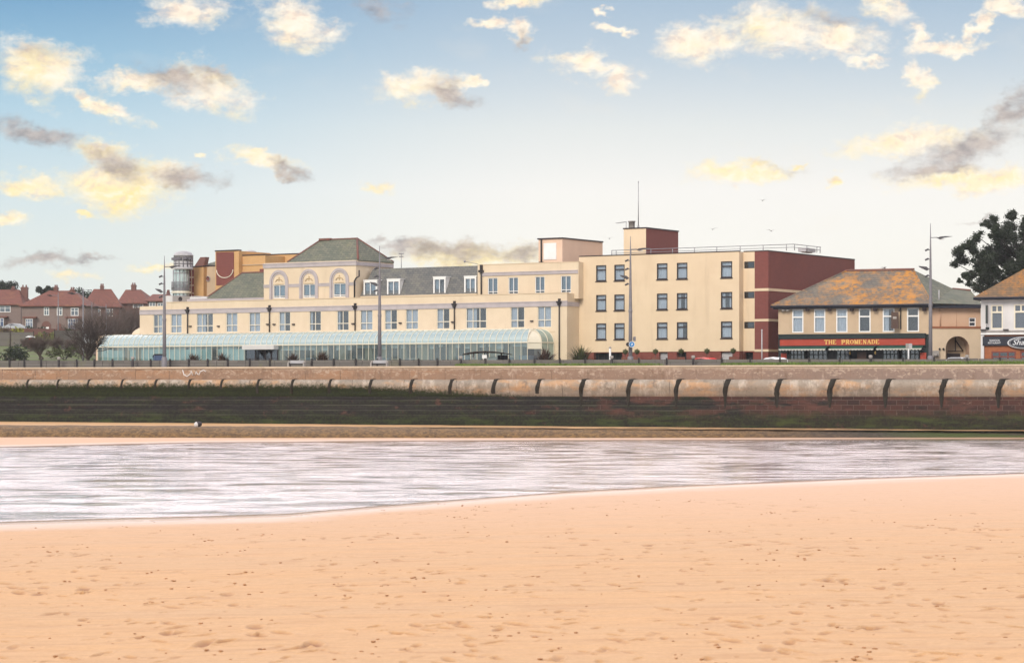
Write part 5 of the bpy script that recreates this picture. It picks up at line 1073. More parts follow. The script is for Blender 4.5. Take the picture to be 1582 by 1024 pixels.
build_white_pub()

# ------------------------------------------------------------------ leisure building with glazed drum behind the hotel
def build_leisure():
    F = Frame(300, 285, 32.8, 5.4)
    t = thing('leisure_centre', F.loc, F.a, 'buff brick building with round glazed corner tower behind the cream hotel', 'building')
    # tower
    uc, _ = F.fp(280, 430, 1.0); D = F.world(uc, 1.0, 0).y; k = D / FPX; z = lambda py: zat(py, D) - 5.4
    r = 12.2 * k; ru = 14.6 * k; yc = 1.0
    mb = MB(); mb.lathe([(r * 1.06, z(470)), (r * 1.06, z(459)), (r, z(459)), (r, z(416.8))], uc, yc, 24, smooth=False); tw = mb.build('tower_glazing', M['conroof'], t)
    mb = MB(); mb.lathe([(r * .6, z(470)), (r * .6, z(416))], uc, yc, 14); mb.build('tower_core', M['white'], tw)
    mb = MB()
    for py, h, rr in ((448.6, .22, 1.22), (459, .15, 1.1), (423, .10, 1.03)): mb.lathe([(r * .9, z(py)), (r * rr, z(py)), (r * rr, z(py) + h), (r * .9, z(py) + h)], uc, yc, 24, smooth=False)
    for i in range(12): a = 2 * pi * i / 12; x, y = uc + r * 1.01 * cos(a), yc + r * 1.01 * sin(a); mb.tube([(x, y, z(459)), (x, y, z(416.8))], .06, 5)
    mb.build('tower_frame', M['steel'], tw)
    mb = MB(); rb = r * 1.22
    for i in range(24): a = pi + pi * i / 24; mb.tube([(uc + rb * cos(a), yc + rb * sin(a), z(448)), (uc + rb * cos(a), yc + rb * sin(a), z(436))], .03, 4)
    for py in (436, 440, 444): mb.tube([(uc + rb * cos(2 * pi * i / 30), yc + rb * sin(2 * pi * i / 30), z(py)) for i in range(31)], .04, 5)
    mb.build('balcony_rail', M['steel'], tw); mb = MB(); mb.lathe([(r * .9, z(453)), (r * 1.24, z(453)), (r * 1.24, z(450)), (r * .9, z(450))], uc, yc, 26, smooth=False); mb.build('balcony_slab', M['frame_cream'], tw)
    u2 = uc + 4.6 * k
    mb = MB(); mb.lathe([(ru * .95, z(417)), (ru * 1.02, z(417)), (ru * 1.02, z(413.5)), (ru, z(413.5)), (ru, z(396)), (ru * 1.05, z(396)), (ru * 1.05, z(394.4)), (ru * .99, z(394.2))] + [(ru * .99 * cos(pi / 2 * i / 6), z(394.2) + 6.4 * k * sin(pi / 2 * i / 6)) for i in range(1, 7)], u2, yc, 26); dr = mb.build('tower_cap', M['lead'], t)
    mb = MB()
    for i in range(14): a = 2 * pi * i / 14; mb.tube([(u2 + ru * 1.0 * cos(a), yc + ru * 1.0 * sin(a), z(413)), (u2 + ru * 1.0 * cos(a), yc + ru * 1.0 * sin(a), z(396))], .06, 4)
    for py in (403, 408): mb.tube([(u2 + ru * 1.01 * cos(2 * pi * i / 26), yc + ru * 1.01 * sin(2 * pi * i / 26), z(py)) for i in range(27)], .05, 4)
    for i in range(6): a = pi + pi * (i + .4) / 6; x, y = u2 + ru * cos(a), yc + ru * sin(a); mb.box(x - .35, x + .35, y - .06, y + .3, z(402), z(398.5))
    mb.build('cap_band', mat('dark_lead', (.16, .15, .17), (.12, .115, .13), 2, .6), dr)
    # walls (each face of the stepped building)
    v = 3.0
    def blk(x0, x1, ytop, ylow, v0, dep, m, name, edge=True):
        a, b = F.u(x0, v0), F.u(x1, v0); z1 = F.z((x0 + x1) / 2, ytop, v0); mb = MB(); mb.box(a, b, v0, v0 + dep, 0, z1); o = mb.build(name, m, t)
        if edge: mb = MB(); mb.box(a - .05, b + .05, v0 - .06, v0 + .4, z1 + .003, z1 + .12); mb.build('roof_edge', M['frame_dark'], o)
        return a, b, z1
    blk(290, 296, 416, 470, 2.6, 4, M['checker'], 'chequer_strip', False)
    blk(295.6, 314.5, 412.6, 470, v, 12, M['buffbrick'], 'wall'); a, b, z1 = blk(314.6, 333, 411.6, 470, v + .6, 10, M['tan'], 'wall')
    x, zz = F.fp(321.9, 430.6, v + .6); mb = MB(); mb.lathe([(.0, 0), (.27, 0), (.27, .05)], 0, 0, 18); o = mb.build('round_window', M['redbrick'], t); o.location = (x, v + .53, zz); o.rotation_euler = (R(90), 0, 0)
    mb = MB(); mb.tube([(.30 * cos(2 * pi * i / 20), .30 * sin(2 * pi * i / 20), 0) for i in range(21)], .045, 5); mb.build('surround', M['lead'], o)
    a, b, z1 = blk(332.8, 362.2, 388.3, 470, v - .4, 6, M['buffbrick'], 'wall', False); mb = MB(); mb.box(a - .05, b + .6, v - .46, v + .2, z1 + .003, z1 + .15); mb.build('roof_edge', M['frame_dark'], t)
    mb = MB(); a2, b2, c, d = F.rect(334.6, 389.6, 361.6, 440.4, v - .4); mb.box(a2, b2, v - .47, v - .403, c, d); pn = mb.build('brick_panel', M['redbrick'], t)
    mb = MB(); um = (a2 + b2) / 2; w = (b2 - a2) / 2 - .08; zc = F.z(348, 417, v - .4); h = zc - F.z(348, 429.3, v - .4); mb.tube([(um - w * cos(pi * i / 16), v - .5, zc - h * sin(pi * i / 16)) for i in range(17)], .055, 6); mb.build('white_curve', M['frame_cream'], pn)
    blk(362.2, 369, 387.8, 470, v - .4, 6, M['buffbrick'], 'wall', False)
    blk(369, 410, 394.8, 470, v + .3, 10, M['buffbrick'], 'wall'); blk(407.5, 462, 393.6, 470, v + 4, 8, M['buffbrick'], 'wall')
    a, b, c, d = F.rect(366, 408.5, 407, 409.8, v + .25); mb = MB(); mb.box(a, b, v + .2, v + .297, c, d); mb.build('string_course', M['tan'], t)
    a, b, c, d = F.rect(401, 409, 407, 421, v + .2); mb = MB(); mb.box(a, b, v + .22, v + .296, c, d - .5); mb.build('doorway', M['redbrick'], t)
    x, zz = F.fp(386.5, 394.5, v + 3); mb = MB(); mb.lathe([(.5, zz - .4), (.5, zz + .25), (.8, zz + .3), (.75, zz + .45), (.3, zz + .6), (0, zz + .62)], x, v + 3, 16); mb.build('roof_cowl', M['lead'], t)
    a, b, c, d = F.rect(305, 398, 333, 412, v + 3); mb = MB(); mb.add([(a, v + 3, c), (b, v + 3, c), (b, v + 5, d - .3), (a + 1.5, v + 5, d - .3), (a, v + 8, c), (b, v + 8, c)], [(0, 1, 2, 3), (0, 3, 4), (3, 2, 5, 4)]); mb.build('roof', M['slate'], t)
    a, b, c, d = F.rect(309, 397.5, 320, 412, v + 2.6); mb = MB(); mb.prism([(a - .7, c), (b - .3, c), (b, d), (a + .3, d)], 'y', v + 2.3, v + 3.0); mb.build('gable_wall', M['housebrick'], t)
    a, b, c, d = F.rect(274, 458, 289, 468, .0); mb = MB(); mb.box(a, b, -2.6, 1, 0, d); bx = mb.build('plant_room', M['white_render'], t); x, zz = F.fp(279, 462, -2.6); mb = MB(); mb.lathe([(0, 0), (.28, 0), (.28, .06)], 0, 0, 14); o = mb.build('round_louvre', M['frame_dark'], bx); o.location = (x, -2.62, zz); o.rotation_euler = (R(90), 0, 0)
build_leisure()

# ------------------------------------------------------------------ hill houses
def house(label, px0, px1, ye, yr, yb, rx0, rx1, D, ang, wall, wins, chim, name='house', doors=(), bays=(), depth=8.0):
    F = Frame(px0, D, ang, zat(yb, D)); t = thing(name, F.loc, F.a, label, 'house'); u0, u1 = 0, F.u(px1); ze = F.z((px0 + px1) / 2, ye); zr = F.z((rx0 + rx1) / 2, yr, depth / 2)
    mb = MB(); mb.box(u0, u1, 0, depth, -3, ze); mb.build('wall', wall, t)
    mb = MB(); hip_roof(mb, u0 - .4, u1 + .4, -.45, depth + .4, ze + .05, F.u(rx0, depth / 2), F.u(rx1, depth / 2), depth / 2, zr, 0, 0, .15); rf = mb.build('roof', M['redtile'], t)
    for c in chim:
        a, b = F.u(c[0], depth / 2), F.u(c[1], depth / 2); zt = F.z(c[0], c[2], depth / 2); mb = MB(); mb.box(a, b, depth / 2 - .4, depth / 2 + .4, ze, zt); mb.box(a - .06, b + .06, depth / 2 - .46, depth / 2 + .46, zt - .3, zt - .15)
        for k in (.25, .75): mb.lathe([(.13, zt), (.11, zt + .35), (0, zt + .36)], a + (b - a) * k, depth / 2, 8)
        mb.build('chimney', M['housebrick'], rf)
    for w in wins:
        a, b, c, d = F.rect(*w); mb = MB(); mb.box(a - .05, b + .05, -.08, -.003, c - .05, d + .05); n = max(2, round((b - a) / .7)); o = mb.build('window', M['frame_white'], t); mb = MB()
        for k in range(n): x0, x1 = a + (b - a) * k / n + .05, a + (b - a) * (k + 1) / n - .05; mb.box(x0, x1, -.095, -.082, c + .06, c + (d - c) * .62); mb.box(x0, x1, -.095, -.082, c + (d - c) * .68, d - .05)
        mb.build('pane', mat('far_pane', (.14, .18, .22), (.10, .13, .16), 1, .15, spec=.8), o)
    for w in bays:
        a, b, c, d = F.rect(*w); mb = MB(); mb.prism([(a, -.003), (a + .4, -.8), (b - .4, -.8), (b, -.003)], 'z', -1, d + .15); o = mb.build('bay_window', wall, t); mb = MB(); mb.box(a + .42, b - .42, -.86, -.803, c, d)
        mb.build('bay_frame', M['frame_white'], o); mb = MB(); n = 4
        for k in range(n): x0, x1 = a + .45 + (b - a - .9) * k / n + .04, a + .45 + (b - a - .9) * (k + 1) / n - .04; mb.box(x0, x1, -.88, -.862, c + .08, c + (d - c) * .65); mb.box(x0, x1, -.88, -.862, c + (d - c) * .7, d - .06)
        mb.build('pane', M['carblue'], o); mb = MB(); mb.box(a - .1, b + .1, -.95, .0, d + .153, d + .35); mb.build('bay_roof', M['redtile'], o)
    for w in doors:
        a, b, c, d = F.rect(*w); mb = MB(); m_ = (a + b) / 2; rr = (b - a) / 2; pts = [(a, c), (b, c)] + [(m_ + rr * cos(pi * i / 10), d - rr + rr * sin(pi * i / 10)) for i in range(11)]; mb.prism(pts, 'y', -.08, -.003); o = mb.build('arched_porch', M['housebrick'], t)
        mb = MB(); mb.box(a + .3, b - .3, -.12, -.083, c, d - .9); mb.build('door', M['frame_white'], o)
    return t
house('brick semi-detached house with broad red hipped roof and arched porch', 34, 132, 472.5, 449, 517, 76, 114, 372, 4, M['housewall'],
      [(68.5, 475, 75.6, 487), (88.6, 475, 96, 487), (110, 476, 121, 487.5)], [(84, 89.5, 443.5), (109, 115, 447)], doors=[(64.5, 496, 78.8, 511), (87.5, 499, 95, 511)], bays=[(38, 493, 57, 508.5), (103, 493, 127, 509)])
house('red roofed house with tall brick chimney at the far left edge', -40, 32, 470.5, 447.5, 515, -10, 30, 385, 3, M['housewall'], [(0, 473, 16, 482), (-22, 473, -8, 482)], [(33, 43, 443.5), (18, 23, 445.5)], bays=[(-16, 492, 12, 506)])
house('red roofed house with two skylights half hidden behind bare trees', 131, 184, 474, 446.5, 520, 145, 172, 400, -6, M['housebrick'], [(145, 478, 155, 488), (164, 478, 174, 488)], [(155, 160.5, 441.5)], depth=9)
house('red roofed house with central chimney among brown bare trees', 185, 227, 468.5, 447.5, 515, 194, 218, 410, 5, M['housebrick'], [(206, 465.5 + 4, 221, 475)], [(203.5, 210, 440)], depth=9)
house('pinkish gabled house just left of the round glazed tower', 228, 268, 465, 454.5, 515, 236, 262, 400, 2, M['housewall'], [(231, 467, 240, 473), (244, 468, 252, 473)], [(258, 262, 451)])

# ------------------------------------------------------------------ vegetation
def leaves(mb, c, r, n, size, rnd, flat=1.0, mi=0, soft=False):
    for _ in range(n):
        d = Vector((rnd.gauss(0, 1), rnd.gauss(0, 1), rnd.gauss(0, 1))).normalized() * (min(1.45, abs(rnd.gauss(0, .62))) * r if soft else r * rnd.random() ** .45); d.z *= flat; p = Vector(c) + d
        a = Vector((rnd.gauss(0, 1), rnd.gauss(0, 1), rnd.gauss(0, .6))).normalized(); b = a.cross(Vector((rnd.gauss(0, 1), rnd.gauss(0, 1), rnd.gauss(0, 1)))).normalized(); s = size * rnd.uniform(.6, 1.3)
        mb.add([p - a * s, p + b * s * .5, p + a * s, p - b * s * .5], [(0, 1, 2, 3)], mi)
def branch(mb, p, d, L, r, depth, rnd, spread=.55, up=.1, minr=.012, kids_n=(2, 4)):
    n = 3; pts = [Vector(p)]; dd = Vector(d)
    for i in range(n): dd = (dd + Vector((rnd.gauss(0, .13), rnd.gauss(0, .13), rnd.gauss(0, .08) + up * .3))).normalized(); pts.append(pts[-1] + dd * L / n)
    mb.tube(pts, [max(minr, r * (1 - .45 * i / n)) for i in range(n + 1)], 5 if depth > 2 else 3, cap=False)
    if depth <= 0: return
    for k in range(rnd.randint(*kids_n)):
        q = pts[rnd.randint(1, n)]; nd = (dd + Vector((rnd.gauss(0, spread), rnd.gauss(0, spread), rnd.gauss(0, spread * .7) + up))).normalized(); branch(mb, q, nd, L * rnd.uniform(.62, .85), r * .58, depth - 1, rnd, spread, up, minr, kids_n)
def bare_tree(px, D, ztop_py, ground, label, seed, depth=5, stems=1, group=None, spread=.5, twig=None, cat='tree', name='bare_tree'):
    x, y = at(px, D); rnd = random.Random(seed); Ht = zat(ztop_py, D) - ground; t = thing(name, (x, y, ground), 0, label, cat, group)
    tr = MB(); cr = MB()
    for s in range(stems):
        lean = Vector((rnd.gauss(0, .22 if stems > 1 else .06), rnd.gauss(0, .15), 1)).normalized(); th = Ht * (.18 if stems > 1 else .28); top = lean * th
        tr.tube([(s * .12 - .06 * stems, 0, -.3), top * .5 + Vector((s * .1, 0, 0)), top], [Ht * .028, Ht * .022, Ht * .018], 7)
        for k in range(4): branch(cr, top, (lean + Vector((rnd.gauss(0, spread), rnd.gauss(0, spread), .5))).normalized(), Ht * .30, Ht * .014, depth - 1, rnd, spread)
    zm = max(v[2] for v in cr.v); f = Ht / zm; cr.v = [(v[0] * f, v[1] * f, v[2] if v[2] < 0 else v[2] * f) for v in cr.v]; tr.v = [(v[0] * f, v[1] * f, v[2] * f if v[2] > 0 else v[2]) for v in tr.v]
    tr.build('trunk', M['bark'], t); cr.build('crown', twig or M['twig'], t); return t
def hill(px, D):
    q = (px - CX) / FPX; s = min(1, max(0, (q + .158) / (-.19 + .158))); s = s * s * (3 - 2 * s); return 5.36 + s * min(190, max(0, D - 214)) * .0425
bare_tree(135, 228, 487, 5.4, 'bare multi-stemmed tree by the left end of the conservatory', 3, 5, 3, spread=.42, twig=M['bark'])
for i, (px, D, py, lb) in enumerate(((158, 300, 470, 'bare brown tree in front of the house with two skylights'), (176, 320, 466, 'bare brown tree left of the cream half dome, taller one'), (197, 330, 468, 'bare brown tree rising behind the cream half dome'), (213, 320, 474, 'bare brown tree close to the hotel left end'), (140, 330, 478, 'thin bare tree right of the brick semi-detached house'), (8, 300, 497, 'bare tree at the far left edge before the silver car'), (150, 305, 462, 'bare tree in front of the right skylight house, between two thin lamp posts'), (167, 310, 458, 'tallest bare brown tree before the house with two skylights'), (187, 315, 460, 'bare brown tree in front of the central chimney house wall'), (206, 318, 466, 'bare brown tree just left of the hotel parapet end'), (225, 330, 462, 'bare brown tree top showing behind the hotel parapet'), (122, 320, 484, 'bare tree covering the right bay window side'))):
    bare_tree(px, D, py, hill(px, D) if px < 190 else 6.5, lb, 20 + i, 5, 2, 'bare trees before the hill houses', .5)
for i, (px, D, py, lb) in enumerate(((62, 238, 512, 'large brown leafless shrub on the lawn slope at left'), (88, 262, 517, 'small grey leafless shrub in front of the arched porch'), (110, 270, 519, 'dark leafless shrub below the right bay window'), (44, 270, 520, 'leafless shrub beside the yellow bush'), (172, 300, 505, 'twiggy shrub behind the conservatory roof'), (204, 300, 500, 'dense twiggy shrub beside the half dome'))):
    bare_tree(px, D, py, hill(px, D) if px < 150 else 5.6, lb, 50 + i, 5, 5, 'leafless shrubs on the slope', .6, cat='shrub', name='leafless_shrub')
def shrub(px, D, w, h, label, m, seed, ground=None, n=500, size=.16, name='shrub', group=None, cat='shrub'):
    g = hill(px, D) if ground is None else ground; x, y = at(px, D); rnd = random.Random(seed); t = thing(name, (x, y, g), 0, label, cat, group); mb = MB()
    for k in range(7): leaves(mb, (rnd.uniform(-.35, .35) * w, rnd.uniform(-.3, .3) * w, h * rnd.uniform(.3, .72)), min(w, h) * .36, n // 7, size, rnd)
    mb.build('foliage', m, t); mb = MB()
    for k in range(4): mb.tube([(0, 0, -.2), (rnd.uniform(-.25, .25) * w, rnd.uniform(-.2, .2) * w, h * .6)], [.05, .02], 5)
    mb.build('stem', M['bark'], t); return t
yl = mat('yellow_green_leaves', (.28, .27, .03), (.19, .20, .03), 1, .8)
hedge_cols = [(6, 228, 4.5, 2.0, 'dark green round hedge bush at the far left behind the barrier', M['leaf_dark']), (24, 232, 3.2, 1.5, 'low olive hedge bush beside the dark hedge', M['leaf_olive']), (32, 300, 2.6, 2.0, 'bright yellow-green bush on the slope below the garden wall', yl), (100, 245, 4.5, 1.6, 'low olive bush on the lawn slope', M['leaf_olive']), (3, 305, 2.0, 1.8, 'yellow-green bush cut by the left picture edge', yl),
              (85, 320, 6, 1.6, 'olive hedge in front of the arched porches', M['leaf_olive']), (112, 335, 5, 1.8, 'dark hedge beneath the right bay window', M['leaf_dark']), (55, 335, 4, 1.7, 'dark hedge below the left bay window', M['leaf_dark']), (74, 300, 4, 1.5, 'pale green clipped bush in the middle of the slope', mat('pale_green_leaves', (.20, .21, .06), (.15, .16, .05), 1, .8)), (94, 305, 4, 1.5, 'pale green rounded bush left of the thin lamp post', M['lawn'])]
for i, (px, D, w, h, lb, m) in enumerate(hedge_cols): shrub(px, D, w, h, lb, m, 70 + i)
for i, (px, py, w, h, lb) in enumerate(((12, 444.5, 2.0, 1.2, 'dark rounded tree crown behind the far left chimney'), (73, 448.5, 2.2, .75, 'low dark tree crown behind the broad red roof'), (139, 457, 3.0, 1.5, 'dark tree crown behind the house with skylights'))):
    D = 425; g = 13.5; x, y = at(px, D); rnd = random.Random(90 + i); t = thing('evergreen_tree', (x, y, g), 0, lb, 'tree', 'dark trees behind the hill houses'); zc = zat(py, D) - g; mb = MB()
    for k in range(9): leaves(mb, (rnd.uniform(-.7, .7) * w, rnd.uniform(-.7, .7) * w, zc + rnd.uniform(-.5, .4) * h), h * .8, 260, .2, rnd)
    mb.build('crown', M['leaf_dark'], t); mb = MB(); mb.tube([(0, 0, -.5), (0, 0, zc)], [.3, .12], 7); mb.build('trunk', M['bark'], t)

def build_evergreen():
    D = 262; X0, Y0 = at(1575, D); g = 5.4; t = thing('evergreen_tree', (X0, Y0, g), 0, 'tall dark spreading evergreen tree behind the white restaurant', 'tree'); rnd = random.Random(14)
    Lc = [(890, 60, 40), (940, 110, 55), (990, 90, 40), (785, 75, 36), (760, 110, 28), (800, 120, 26), (770, 160, 32), (770, 190, 26), (680, 200, 42), (640, 240, 36), (590, 300, 42), (570, 350, 26), (620, 320, 46), (700, 250, 50), (740, 320, 60), (680, 350, 45), (860, 200, 62), (930, 190, 75), (820, 280, 65), (900, 300, 85), (800, 380, 75), (720, 420, 58), (860, 420, 85), (960, 400, 80), (675, 415, 40), (590, 450, 30), (602, 490, 18), (572, 470, 16), (740, 490, 50), (830, 490, 60), (700, 500, 40),
          (1050, 150, 75), (1100, 250, 95), (1060, 380, 95), (1150, 350, 80), (1020, 290, 85), (1180, 250, 60), (1000, 480, 80), (1100, 480, 80)]
    tk = MB(); tk.tube([(0, 0, -.3), (.2, .1, 3), (-.2, 0, 6.5), (0, .2, 10), (.4, 0, 13)], [.65, .52, .45, .33, .18], 9); cr = MB(); lm = MB()
    for zx, zy, r in Lc:
        px, py = 1340 + zx / 4.095, 320 + zy / 4.095; k = D / FPX; dep = rnd.uniform(-3.2, 3.2); R0 = r / 4.095 * k; c = Vector(((px - CX) * k - X0, dep, zat(py, D) - g))
        base = Vector((0, 0, max(3.5, min(12, c.z - 1.5 - abs(c.x) * .25)))); mid = (base + c) / 2 + Vector((0, 0, -.3)); lm.tube([base, mid, c], [.11, .07, .03], 5)
        for s in range(7):
            cc = c + Vector((rnd.gauss(0, .52), rnd.gauss(0, .55), rnd.gauss(0, .48))) * R0; leaves(cr, cc, R0 * .58, int(400 * R0 * R0 + 90), .12, rnd, .85, 0, True); lm.tube([c, cc], [.03, .012], 3, cap=False)
    tk.build('trunk', M['bark'], t); lm.build('limb', mat('dark_bark', (.03, .025, .02), (.02, .018, .015), 3, .9), t); cr.build('crown', M['leaf_dark'], t)
build_evergreen()

def spiky(px, D, r, h, label, seed, m):
    x, y = at(px, D); rnd = random.Random(seed); t = thing('spiky_plant', (x, y, 5.4), 0, label, 'plant', 'spiky plants before the hotel'); mb = MB()
    for k in range(260):
        a = rnd.uniform(0, 2 * pi); el = rnd.uniform(.2, 1.55); L = h * rnd.uniform(.65, 1.1); d = Vector((cos(a) * cos(el) * r / h * 1.5, sin(a) * cos(el) * r / h, sin(el))); s = Vector((-sin(a), cos(a), 0)) * .045; p0 = Vector((rnd.gauss(0, .12), rnd.gauss(0, .12), .1)); p1 = p0 + d * L * .6; p2 = p0 + d * L + Vector((cos(a) * .2, sin(a) * .2, -.12 * L))
        mb.add([p0 - s, p0 + s, p1 + s * .9, p1 - s * .9, p2], [(0, 1, 2, 3), (3, 2, 4)])
    mb.build('leaf_rosette', m, t); mb = MB(); mb.tube([(0, 0, -.1), (0, 0, .35)], [.14, .1], 7); mb.build('stem', M['bark'], t)
sp_l = ['leftmost spiky bronze plant, low one by the mint end glazing', 'spiky bronze plant left of centre before the pale panels', 'spiky bronze plant just left of the entrance porch', 'spiky bronze plant just right of the entrance porch', 'spiky bronze plant behind the left bench', 'largest bronze spiky plant at the right conservatory corner', 'green spiky plant between the hotel and the apartment block']
for i, (px, D, r, h) in enumerate(((158, 240, .9, 1.0), (299, 232, 1.1, 1.75), (343, 230, 1.05, 1.8), (452, 226, .95, 1.7), (498, 224, 1.05, 1.85), (842, 212, 1.25, 2.0), (897, 214, 1.3, 2.25))): spiky(px, D, r, h, sp_l[i], 30 + i, M['leaf_brown'] if i < 6 else M['leaf_olive'])

def topiary():
    first = None; lbs = ['potted ball topiary just left of the middle lamp post', 'potted ball topiary just right of the middle lamp post', 'potted ball topiary before the pale grey shutter', 'potted ball topiary before the wide grille bay', 'potted ball topiary beside the red car', 'potted ball topiary nearest the dark brick corner']
    pxs = [(966, 544), (984, 544.5), (1012.5, 543.5), (1052, 543.5), (1092, 543.5), (1132.5, 545.5)]
    rnd = random.Random(5); t = thing('topiary_tree', (0, 0, 5.4), 0, lbs[0], 'potted tree', 'ball topiaries along the apartment block'); mb = MB(); mb.blob((0, 0, 1.68), .22, .22, .22, 10, 7, 0, .1, rnd); leaves(mb, (0, 0, 1.68), .30, 260, .05, rnd); mb.build('crown', M['leaf_olive'], t)
    mb = MB(); mb.tube([(0, 0, .5), (0, 0, 1.5)], .03, 6); mb.build('trunk', M['bark'], t); mb = MB(); mb.lathe([(.0, 0), (.30, 0), (.40, .55), (.44, .56), (.44, .68), (.36, .68), (.36, .6), (0, .58)], 0, 0, 4, smooth=False); mb.box(-.35, .35, -.35, .35, .69, 1.15); mb.build('pot', M['terracotta'], t)
    for i, (px, py) in enumerate(pxs):
        o = t if i == 0 else copy_tree(t); v = -1.3; u, z = H.fp(px, py, v); w = H.world(u, v, 0); o.location = (w.x, w.y, 5.4 + (z - 1.68)); o.location.z = 5.4 + max(0, z - 1.75); o['label'] = lbs[i]
topiary()

# grass strip at the top of the wall
def build_grass():
    n = 26000; s = rng.uniform(-8, WLEN + 8, n); v = rng.uniform(1.2, 3.6, n); dens = fbm2(s * .12, v * .05, 60, 3); right = np.clip((s - WLEN * .40) / (WLEN * .25), 0, 1); keep = (dens + right * .25 - (s < WLEN * .40) * .3) > .56
    s, v = s[keep], v[keep]; n = len(s); h = rng.uniform(.10, .26, n) * (1 + .4 * np.clip((s - WLEN * .7) / 20, 0, 1)); a = rng.uniform(0, pi, n); w = .035
    bx, by = WO.x + WU.x * s + WV.x * v, WO.y + WU.y * s + WV.y * v; V = np.zeros((n, 3, 3)); lean = rng.normal(0, .06, (n, 2))
    V[:, 0] = np.stack([bx - w * np.cos(a), by - w * np.sin(a), 5.43 + .15 * np.clip(s / WLEN, 0, 1.2)], -1); V[:, 1] = np.stack([bx + w * np.cos(a), by + w * np.sin(a), 5.43 + .15 * np.clip(s / WLEN, 0, 1.2)], -1); V[:, 2] = np.stack([bx + lean[:, 0], by + lean[:, 1], 5.43 + .15 * np.clip(s / WLEN, 0, 1.2) + h], -1)
    me = bpy.data.meshes.new('grass'); me.from_pydata(V.reshape(-1, 3).tolist(), [], np.arange(n * 3).reshape(n, 3).tolist()); me.materials.append(M['grass']); o = bpy.data.objects.new('grass', me); COL.objects.link(o); tag(o, 'short green grass along the top of the sea wall', 'grass', kind='stuff')
build_grass()

# ------------------------------------------------------------------ barrier, posts, lamps, street things
def build_barrier():
    VB = 12.0; p = wall_pt(0, VB); t = thing('barrier', (p[0], p[1], 5.4), WANG, 'low weathered grey board barrier with dark posts along the promenade', 'barrier')
    mb = MB(); rr = random.Random(12); s = -50.0
    while s < WLEN + 50: L = 2.6; dz = rr.uniform(-.02, .02); mb.box(s, s + L - .03, 0 + rr.uniform(-.01, .01), .12, -.1, .72 + dz); s += L
    mb.build('board_panel', M['barrier'], t)
    mb = MB(); mb.box(-.07, .07, -.10, -.003, -.1, .80); mb.box(-.08, .08, -.11, 0.02, .80, .84); pr = mb.build('post', M['black'], t); first = True
    for px in (-14, 15, 38, 64, 119, 146, 174, 233, 263, 292, 321, 352, 386, 417, 448, 482, 516, 550, 583, 618, 647, 676, 750, 787, 826, 865, 904, 987, 1030, 1115, 1159, 1205, 1250, 1297, 1395, 1443, 1545, 1600):
        a = (px - CX) / FPX; tt = (WO.dot(WV) + VB) / (a * WV.x + WV.y); sx = (Vector((a * tt, tt)) - WO).dot(WU)
        o = pr if first else pr.copy()
        if not first: COL.objects.link(o)
        first = False; o.location = (sx, 0, 0)
build_barrier()
def dist_at(px, v): a = (px - CX) / FPX; return (WO.dot(WV) + v) / (a * WV.x + WV.y)

def bollards():
    t = thing('bollard', (0, 0, 5.4), 0, '', 'bollard', 'lamp bollards along the barrier'); mb = MB(); mb.lathe([(.11, -.05), (.11, .72), (.09, .75)], 0, 0, 12); mb.build('body', M['black'], t); mb = MB(); mb.lathe([(.09, .75), (.15, .80), (.17, .92), (.13, 1.0), (0, 1.03)], 0, 0, 12); mb.build('cap', M['concrete'], t)
    for i, (px, lb) in enumerate(((91, 'dark bollard in front of the lawn at the far left'), (205, 'dark bollard left of the left lamp post'), (712, 'pale capped bollard by the left tip of the shelter'), (945, 'pale capped bollard at the foot of the white post'), (1071, 'pale capped bollard beside the red car'), (1345, 'pale capped bollard left of the green grass before the pub'), (1494, 'dark bollard in front of the pub archway'))):
        o = t if i == 0 else copy_tree(t); D = dist_at(px, 11.3); o.location = (*at(px, D), 5.4); o['label'] = lb; o.scale = (1, 1, 1.02)
bollards()

def lamp(px, v, ytop, label, far=False):
    D = dist_at(px, v); x, y = at(px, D); Ht = zat(ytop, D) - 5.4; t = thing('street_lamp', (x, y, 5.4), 0, label, 'street lamp', 'tall street lamps along the promenade')
    mb = MB(); f = Ht / 11.5; mb.tube([(0, 0, -.1), (0, 0, Ht * .42), (0, 0, Ht * .80), (0, 0, Ht)], [.17, .145, .075, .02], 12); mb.lathe([(.25, 0), (.24, .9), (.17, 1.0)], 0, 0, 12); mb.lathe([(.15, Ht * .42), (.17, Ht * .425), (.17, Ht * .44), (.14, Ht * .445)], 0, 0, 12); ms = mb.build('mast', M['mast'], t)
    za = Ht * .90; mb = MB(); mb.tube([(0, 0, za), (.55 * f, -.05, za + .02)], .035, 6); mb.build('arm', M['mast'], t)
    mb = MB(); mb.prism([(.5 * f, za - .02), (.75 * f, za - .12), (1.15 * f, za + .0), (1.75 * f, za + .10), (1.15 * f, za + .12), (.75 * f, za + .08)], 'y', -.2, .12); hd = mb.build('lamp_head', M['lampdark'], t); mb = MB(); mb.box(.7 * f, 1.1 * f, -.12, .05, za - .16, za - .10); mb.build('lens', M['lampglass'], hd)
    zb = Ht * .685; mb = MB(); mb.prism([(-.1, zb - .05), (-.35, zb + .16), (-.95 * f, zb + .22), (-.85 * f, zb + .12), (-.3, zb - .16)], 'y', -.17, .12); hd = mb.build('lamp_head', M['lampdark'], t); mb = MB(); mb.box(-.7 * f, -.35, -.1, .05, zb - .02, zb + .04); mb.build('lens', M['lampglass'], hd)
    for k, s in ((.75, -1), (.815, -1), (.635, -1)):
        z = Ht * k; mb = MB(); mb.tube([(0, 0, z), (s * .3, -.05, z)], .03, 5); mb.tube([(s * .45, -.12, z - .06), (s * .18, -.05, z + .06)], .075, 8); mb.build('security_camera', M['lampdark'], t)
    return t
lamp(254, 10.5, 395, 'leftmost tall street lamp, before the conservatory left part')
lamp(586.5, 12.6, 380, 'tall street lamp before the hotel mansard roof')
